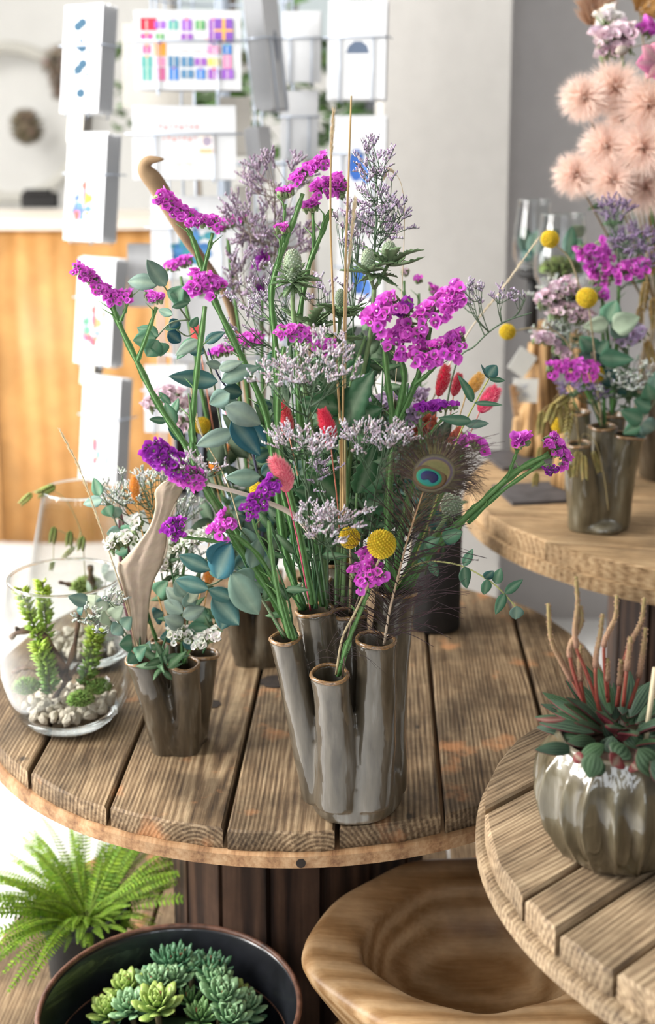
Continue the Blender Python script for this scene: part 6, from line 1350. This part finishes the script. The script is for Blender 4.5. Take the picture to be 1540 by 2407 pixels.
for i, (lb, u, v, rp, dy) in enumerate([('leftmost of the upper row of peach fluffy blooms', 1372, 232, 66, 0), ('second peach fluffy bloom of the upper row', 1445, 210, 78, .02), ('peach fluffy bloom at the upper right edge', 1525, 250, 84, -.02), ('middle peach fluffy bloom below the upper row', 1425, 345, 72, 0), ('peach fluffy bloom at the right edge, mid height', 1512, 350, 82, -.03), ('leftmost of the lower peach fluffy blooms', 1352, 412, 62, .01), ('middle of the lower peach fluffy blooms', 1440, 425, 66, -.02), ('lower peach fluffy bloom touching the purple spray', 1515, 440, 76, .0), ('hidden peach fluffy bloom filling the centre', 1480, 290, 66, .05)]):
    puff(lb, u, v, rp, 1.80 + dy, 601 + i)
# orchid, lilac and twig at the top right corner
ot = thing('pink_orchid', 'pink orchid bloom cut by the top right picture edge', 'flower', PY(1540, 150, 1.72)); r = random.Random(621)
for (u, v, w, col) in [(1495, 150, 60, (.62, .20, .34)), (1510, 105, 46, (.72, .34, .42)), (1560, 85, 60, (.68, .28, .38)), (1600, 150, 60, (.62, .2, .34)), (1520, 185, 44, (.74, .30, .38)), (1560, 200, 50, (.60, .18, .32))]:
    leaf_mesh(PY(1545, 145, 1.72), PY(u, v, 1.715), px_len(u, v, 1.72, w), V(0, -1, .2), jit(col, .08, r), None, -.12, .15, 1.3).build('petal', M['petal'], ot)
b = MB(); b.tube(smooth([PY(1545, 150, 1.725), PY(1575, 400, 1.78), PY(1563, 792, ytv)], 8), .0018, .002, 6, (.12, .2, .07)); b.build('stem', M['stem'], ot)
b = MB(); P = smooth(path([(1600, 85), (1540, 98), (1500, 108), (1462, 118)], 1.70), 6); b.tube(P, .0012, .0008, 6, (.28, .24, .20)); b.blob(P[-1], .0072, (.36, .30, .26), 3, .1, 10, 8, squash=(1.2, .9, .9)); tag(b.build('bud_twig', M['dry']), 'bare grey twig with one bud pointing left at top right', 'twig')
statice('pale lilac blossom cluster above the peach blooms', [([(1562, 795), (1520, 400), (1460, 150)], ytv, 1.85, .002)], [([(1405, 100), (1440, 90), (1480, 70)], 1.85, 36, 0, {'pal': 'k', 'fsize': .009}), ([(1410, 130), (1450, 120), (1490, 110)], 1.85, 30, 1, {'pal': 'k', 'fsize': .009}), ([(1510, 60), (1530, 80)], 1.86, 26, 2, {'pal': 'm', 'fsize': .008})], 622)
statice('white blossom tip at the top above the lilac cluster', [([(1562, 795), (1500, 300), (1440, 60)], ytv, 1.88, .002)], [([(1415, 50), (1440, 40)], 1.88, 34, 0, {'pal': 'w', 'white': 0, 'fsize': .009})], 623)
greens('green leaves between the lilac cluster and the peach blooms', [(1562, 795, ytv, 1410, 120, 1.86, 10), (1562, 795, ytv, 1450, 110, 1.86, 10), (1562, 795, ytv, 1400, 330, 1.86, 8), (1562, 795, ytv, 1420, 480, 1.86, 9)], 624)
b = MB(); r = random.Random(625)
hairs(b, smooth(path([(1390, 60), (1400, 20), (1410, -40)], 1.95), 5), .014, 400, .03, (.36, .20, .12), (.52, .34, .24), r, .6, .0012); b.tube(smooth(path([(1562, 795), (1480, 400), (1395, 40)], ytv, 1.95), 6), .0014, .0012, 5, (.3, .2, .1))
tag(b.build('brown_plume', M['fuzz']), 'brown feathery plume at the top edge beside the wall', 'dried plume')
b = MB(); hairs(b, smooth(path([(1500, 30), (1530, 0), (1560, -30)], 1.95), 5), .02, 400, .03, (.40, .20, .06), (.5, .3, .12), r, .6, .0012); b.tube(smooth(path([(1562, 795), (1540, 400), (1505, 20)], ytv, 1.95), 6), .0014, .0012, 5, (.3, .2, .1))
tag(b.build('brown_plume', M['fuzz']), 'rust-coloured plume in the top right corner', 'dried plume')

# ================================================================ spinner rack with greeting cards
RX, RY = PY(530, 600, 2.42).x, 2.42
rk = thing('card_rack', 'wire spinner rack full of greeting cards behind the bouquet', 'rack', (RX, RY, 0))
b = MB(); b.lathe([(.0005, 0), (.20, 0), (.20, .012), (.03, .03), (.013, .05), (.013, 1.75), (.0005, 1.75)], 32, (RX, RY, 0)); b.build('pole', M['wire'], rk)
for z in (.45, .8, 1.15, 1.45):
    b = MB(); b.tube([V(RX + .13*math.cos(2*math.pi*k/32), RY + .13*math.sin(2*math.pi*k/32), z) for k in range(33)], .002, n=6, cap=False); b.build('wire_ring', M['wire'], rk)
for k in range(12):
    a = 2*math.pi*k/12; b = MB(); b.tube([V(RX + .13*math.cos(a), RY + .13*math.sin(a), .4), V(RX + .13*math.cos(a), RY + .13*math.sin(a), 1.7)], .0022, n=6); b.build('upright_wire', M['wire'], rk)
def art_gifts():
    r = random.Random(5); q = []
    cs = [(.70, .03, .05), (.05, .20, .55), (.30, .12, .5), (.85, .32, .05), (.80, .25, .45), (.28, .10, .42), (.10, .38, .35), (.12, .35, .15), (.75, .6, .15), (.08, .2, .35), (.6, .1, .3)]
    for i in range(7):
        for j in range(5):
            if 2 <= i <= 4 and j in (1, 2) and r.random() < .8: 
                q.append(('r', -.26 + i*.115, .30 - j*.155, .08, .018, (.75, .45, .45))); continue
            c = r.choice(cs); w, h = r.uniform(.07, .115), r.uniform(.09, .17); x, y = -.38 + i*.125, .32 - j*.155
            q.append(('r', x, y, w, h, c)); q.append(('r', x, y, .014, h, mix(c, (.9, .8, .6), .5))); 
            if r.random() < .5: q.append(('d', x, y + h*.5, .03, .03, r.choice(cs)))
    q[0] = ('r', -.36, .33, .15, .16, (.72, .04, .07)); q += [('r', .34, .25, .17, .30, (.22, .09, .42)), ('r', .34, .25, .03, .30, (.80, .42, .08)), ('r', .34, .25, .17, .03, (.80, .42, .08))]
    return q
def art_wreath():
    q = []; r = random.Random(6)
    for k in range(26):
        a = 2*math.pi*k/26; q.append(('d', .02 + .20*math.cos(a), -.02 + .19*math.sin(a), .09, .055, r.choice([(.75, .6, .5), (.5, .52, .5), (.10, .16, .24), (.7, .6, .55)])))
    for (x, y) in ((-.12, .30), (-.02, .33), (.02, .10), (.05, -.05), (.03, -.32), (-.06, -.1)): q.append(('d', x, y, .24, .09, (.03, .08, .13)))
    return q
def art_figure(cs):
    r = random.Random(7); q = []
    for k in range(16): q.append(('d', r.uniform(-.24, .24), r.uniform(-.30, .04), r.uniform(.10, .2), r.uniform(.06, .13), r.choice(cs)))
    q.append(('r', -.15, -.02, .06, .2, cs[0])); q.append(('r', .02, -.05, .05, .26, cs[1])); return q
def squiggle(x, y, w, c, n=9): return [('r', x + w * (k / n - .5), y + .012 * math.sin(k * 2.3), w / n * .55, .02 + .014 * (k % 3), c) for k in range(n)]
ARTS = {'gifts': art_gifts(), 'wreath': art_wreath(), 'plain': [], 'figure': art_figure([(.10, .16, .32), (.70, .10, .08), (.75, .45, .05), (.10, .2, .4)]), 'flowers': art_figure([(.12, .30, .20), (.68, .10, .10), (.75, .25, .12), (.2, .25, .5), (.45, .1, .2)]),
        'bottle': [('r', -.16, .05, .05, .42, (.75, .5, .25)), ('d', -.10, -.15, .16, .14, (.65, .12, .15)), ('d', -.14, .25, .08, .06, (.2, .25, .5)), ('d', .0, -.24, .12, .10, (.15, .35, .25)), ('d', .22, -.28, .10, .12, (.25, .3, .55)), ('d', -.08, -.30, .12, .08, (.6, .1, .12))],
        'text': squiggle(-.05, .22, .45, (.62, .25, .26)) + squiggle(-.02, .06, .35, (.64, .30, .28), 7) + squiggle(-.02, -.28, .22, (.8, .6, .5), 6) + [('r', .22, -.03, .15, .26, (.80, .70, .62)), ('d', .22, .02, .09, .14, (.35, .30, .38)), ('r', .22, -.11, .14, .05, (.70, .40, .22))],
        'teal': art_figure([(.06, .25, .30), (.08, .22, .45), (.05, .15, .35)]) + [('r', .0, .2, .05, .3, (.1, .2, .4))], 'dome': [('d', .02, -.04, .40, .26, (.10, .13, .19)), ('r', .02, -.115, .44, .15, (.60, .605, .62)), ('r', .05, -.3, .2, .015, (.6, .6, .6))],
        'blue': [('d', -.02, .0, .3, .34, (.04, .12, .40)), ('d', .15, -.1, .2, .2, (.10, .22, .55))], 'bird': [('d', .1, .05, .22, .3, (.25, .27, .32)), ('r', .1, -.2, .03, .3, (.3, .32, .36))], 'lilac': [('d', -.1, -.1, .3, .2, (.55, .45, .6)), ('d', .1, .1, .25, .2, (.6, .5, .62))]}
def card(cx, w, h, rot, mat): 
    b = MB(); b.box((0, 0, 0), (w, .0008, h)); o = b.build('greeting_card', mat, None, False); o.matrix_world = Matrix.Translation(cx) @ rot.to_4x4(); return o
CN = [0]
def pocket(ul, ur, vt, vb, y, yaw, n, art, label, back_label, tint='paper', step=.0045, wire=True):
    um, vm = (ul + ur) / 2, (vt + vb) / 2; c = PY(um, vm, y); k = (c - EYE).length / FPX; w = (ur - ul) * k / max(.35, math.cos(R(yaw))); h = (vb - vt) * k / math.cos(R(5))
    rot = Euler((R(-7), 0, R(yaw))).to_matrix(); back = rot @ V(0, 1, 0)
    o = card(c, w, h, rot, M[tint]); tag(o, label, 'card', 'greeting cards in the rack')
    q = ARTS[art]
    if q:
        b = MB()
        for i, (s, x, z, a, d_, col) in enumerate(q):
            X, Z, A, D = x * w, z * h, a * w * .5, d_ * h * .5; yy = -.0006 - i * .00002
            if s == 'r': b.add([V(X - A, yy, Z - D), V(X + A, yy, Z - D), V(X + A, yy, Z + D), V(X - A, yy, Z + D)], [(0, 1, 2, 3)], col)
            else: b.add([V(X + A * math.cos(2*math.pi*t/10), yy, Z + D * math.sin(2*math.pi*t/10)) for t in range(10)], [tuple(range(10))], col)
        p = b.build('print', M['print'], o, False); p.location = (0, 0, 0)
    r = random.Random(int(ul + vt)); m0 = o.data
    for i in range(1, n):
        q_ = bpy.data.objects.new('greeting_card', m0); C.objects.link(q_); q_.matrix_world = Matrix.Translation(c + back * step * i + V(0, 0, r.uniform(-.003, .003))) @ rot.to_4x4(); tag(q_, back_label, 'card', back_label)
    if wire:
        b = MB(); fr = -.004; hw = w * .28
        for sx in (-hw, hw): b.tube([c + rot @ V(sx, fr, h * .12), c + rot @ V(sx, fr, -h * .53), c + rot @ V(sx, step * n + .006, -h * .53), c + rot @ V(sx, step * n + .006, h * .4)], .0013, n=5)
        b.tube([c + rot @ V(-w * .56, fr, h * .12), c + rot @ V(w * .56, fr, h * .12)], .0013, n=5); b.tube([c + rot @ V(-w * .56, fr, h * .12), c + rot @ V(-w * .56, step * n + .006, h * .14)], .0013, n=5); b.tube([c + rot @ V(w * .56, fr, h * .12), c + rot @ V(w * .56, step * n + .006, h * .14)], .0013, n=5)
        b.build('card_pocket', M['wire'], rk)
pocket(143, 240, 18, 258, 2.20, -32, 9, 'wreath', 'white card with a dark leaf wreath at the top left of the rack', 'plain white card behind the leaf-wreath card')
pocket(150, 250, 318, 562, 2.20, -32, 9, 'figure', 'white card with small colourful figures, second in the left column', 'plain white card behind the colourful-figure card')
pocket(174, 270, 610, 855, 2.20, -32, 8, 'flowers', 'white card with red and green flowers, third in the left column', 'plain white card behind the red-flower card')
pocket(186, 282, 888, 1132, 2.20, -32, 8, 'bottle', 'white card with bottle drawing at the bottom of the left column', 'plain white card behind the bottle-drawing card')
pocket(320, 562, 30, 207, 2.14, 3, 5, 'gifts', 'landscape card covered in small colourful gift boxes', 'plain card behind the gift-box card')
pocket(314, 552, 252, 420, 2.14, 3, 4, 'text', 'landscape card with pale red lettering and a small picture', 'plain card behind the lettered card')
pocket(356, 562, 462, 655, 2.16, 3, 4, 'teal', 'white card with teal and blue drawing right of the brown pod', 'plain card behind the teal drawing')
pocket(340, 440, 858, 1015, 2.18, 0, 3, 'lilac', 'card with faint lilac blossoms low beside the left column', 'plain card behind the lilac-blossom card')
pocket(300, 362, 575, 720, 2.24, 0, 3, 'plain', 'plain white card between left column and teal drawing', 'spare white card behind the plain one between columns', wire=False)
pocket(628, 664, -5, 250, 2.22, 58, 9, 'bird', 'edge-on stack front card with a grey drawing right of the gift card', 'white card in the edge-on stack right of the gift card')
pocket(612, 640, 298, 425, 2.24, 58, 7, 'plain', 'narrow edge-on card under the grey-drawing stack', 'white card in the lower edge-on stack', wire=False)
pocket(664, 752, 30, 190, 2.32, -6, 4, 'plain', 'bluish white blank card in the upper right of the rack', 'blank card behind the upper right one')
pocket(660, 746, 216, 372, 2.32, -6, 4, 'plain', 'bluish white blank card below the upper right blank one', 'blank card behind the lower right blank one')
pocket(772, 905, 5, 228, 2.20, -10, 6, 'dome', 'white card with a dark dome shape at the top right of the rack', 'plain white card behind the dome card')
pocket(776, 905, 276, 500, 2.20, -10, 5, 'blue', 'white card with a blue patch under the dome card', 'plain white card behind the blue-patch card')
pocket(790, 902, 545, 765, 2.22, -10, 4, 'blue', 'card with a strong blue patch half hidden by the thistles', 'plain white card behind the strong blue one')
pocket(585, 700, 520, 700, 2.26, 20, 4, 'plain', 'blank white card behind the hazy purple flowers', 'spare white card behind the hazy purple flowers')
pocket(155, 200, 245, 330, 2.34, -50, 5, 'plain', 'cream blank card between the first and second left cards', 'cream card behind the gap of the left column', 'cream_paper', wire=False)
pocket(186, 225, 830, 905, 2.34, -50, 5, 'plain', 'cream blank card between the third and fourth left cards', 'cream card behind the lower gap of the left column', 'cream_paper', wire=False)
pocket(290, 450, 60, 250, 2.36, 0, 3, 'plain', 'cream card seen behind the left of the gift-box card', 'cream card further behind the gift-box card', 'cream_paper', wire=False)
pocket(520, 590, 230, 360, 2.38, 10, 3, 'plain', 'cream card seen right of the lettered card', 'cream card further behind the lettered card', 'cream_paper', wire=False)
pocket(556, 600, 440, 560, 2.36, 10, 3, 'plain', 'cream card right of the teal drawing', 'cream card further behind the teal drawing', 'cream_paper', wire=False)
pocket(420, 560, 700, 850, 2.26, 5, 3, 'plain', 'blank white card hidden low behind the eucalyptus', 'spare white card low behind the eucalyptus', wire=False)

# ================================================================ beyond the rack
def leafy_shrub(label, u, vt, y, seed, h0):
    r = random.Random(seed); x = PY(u, vt, y).x; zt = PY(u, vt, y).z; t = thing('potted_shrub', label, 'plant', (x, y, 0))
    b = MB(); b.lathe([(.0005, 0), (.12, 0), (.15, .3), (.14, .3), (.13, .26), (.0005, .26)], 24, (x, y, 0)); b.build('pot', M['black_pot'], t)
    b = MB(); b.tube([V(x, y, .2), V(x + .02, y, zt * .6), V(x, y, zt)], .014, .006, 8, (.2, .13, .07)); b.build('trunk', M['stem'], t); m = []
    for k in range(4): m.append(leaf_mesh(V(0, 0, 0), V(.11, 0, .02), .045, V(0, -.3, 1), jit((.07, .17, .03), .3, r), None, .1, .1).mesh('leaf'))
    for i in range(110):
        o = obj('leaf', m[i % 4], M['leaf'], t, False); d_ = V(r.gauss(0, .13), r.gauss(0, .1), r.gauss(0, h0)); o.location = V(0, 0, zt) + d_; o.rotation_euler = (r.uniform(-.6, .6), r.uniform(-.6, .6), r.uniform(0, 6.28)); s = r.uniform(.7, 1.3); o.scale = (s, s, s)
leafy_shrub('dark green potted shrub glimpsed through the card rack', 720, 240, 3.95, 701, .10)
leafy_shrub('potted shrub with lighter leaves glimpsed under the gift-box card', 455, 225, 4.3, 702, .06)
# things on the far left wall and counter
def dried_bunch(label, u, v, y, rpx, seed, col):
    r = random.Random(seed); c = PY(u, v, y); R0 = px_len(u, v, y, rpx); b = MB(); b.blob(c, R0 * .5, col, seed, .3, 10, 8, squash=(.7, .4, 1.1))
    for i in range(260):
        d_ = V(r.gauss(0, .7), r.gauss(0, .5), r.gauss(0, 1)).normalized(); b.octa(c + d_ * R0 * .5, d_, R0 * .45, R0 * .06, jit(col, .4, r))
    tag(b.build('dried_bunch', M['dry']), label, 'dried flowers')
ring_c = PY(20, 290, 6.3); b = MB(); b.tube([ring_c + V(.36*math.cos(2*math.pi*k/40), 0, .36*math.sin(2*math.pi*k/40)) for k in range(41)], .03, n=8, cap=False, col=(.72, .70, .64)); tag(b.build('hanging_wreath_ring', M['dry']), 'pale hoop hanging on the white wall at far left', 'wreath')
dried_bunch('brown dried bunch hanging in the pale hoop at far left', 62, 298, 6.2, 46, 711, (.28, .22, .15))
dried_bunch('dark dried bunch on the wall left of the leaf-wreath card', 140, 150, 6.2, 48, 712, (.40, .32, .26))
dried_bunch('second dark dried bunch lower beside the rack', 146, 205, 6.2, 36, 713, (.32, .25, .2))
cp = PY(95, 497, 4.25); b = MB(); b.box((cp.x, 4.25, CZ + .025), (.11, .07, .048)); b.box((cp.x, 4.22, CZ + .055), (.08, .05, .014)); tag(b.build('card_reader', M['black_pot'], None, False), 'small dark gadget on the counter at left of the rack', 'gadget')
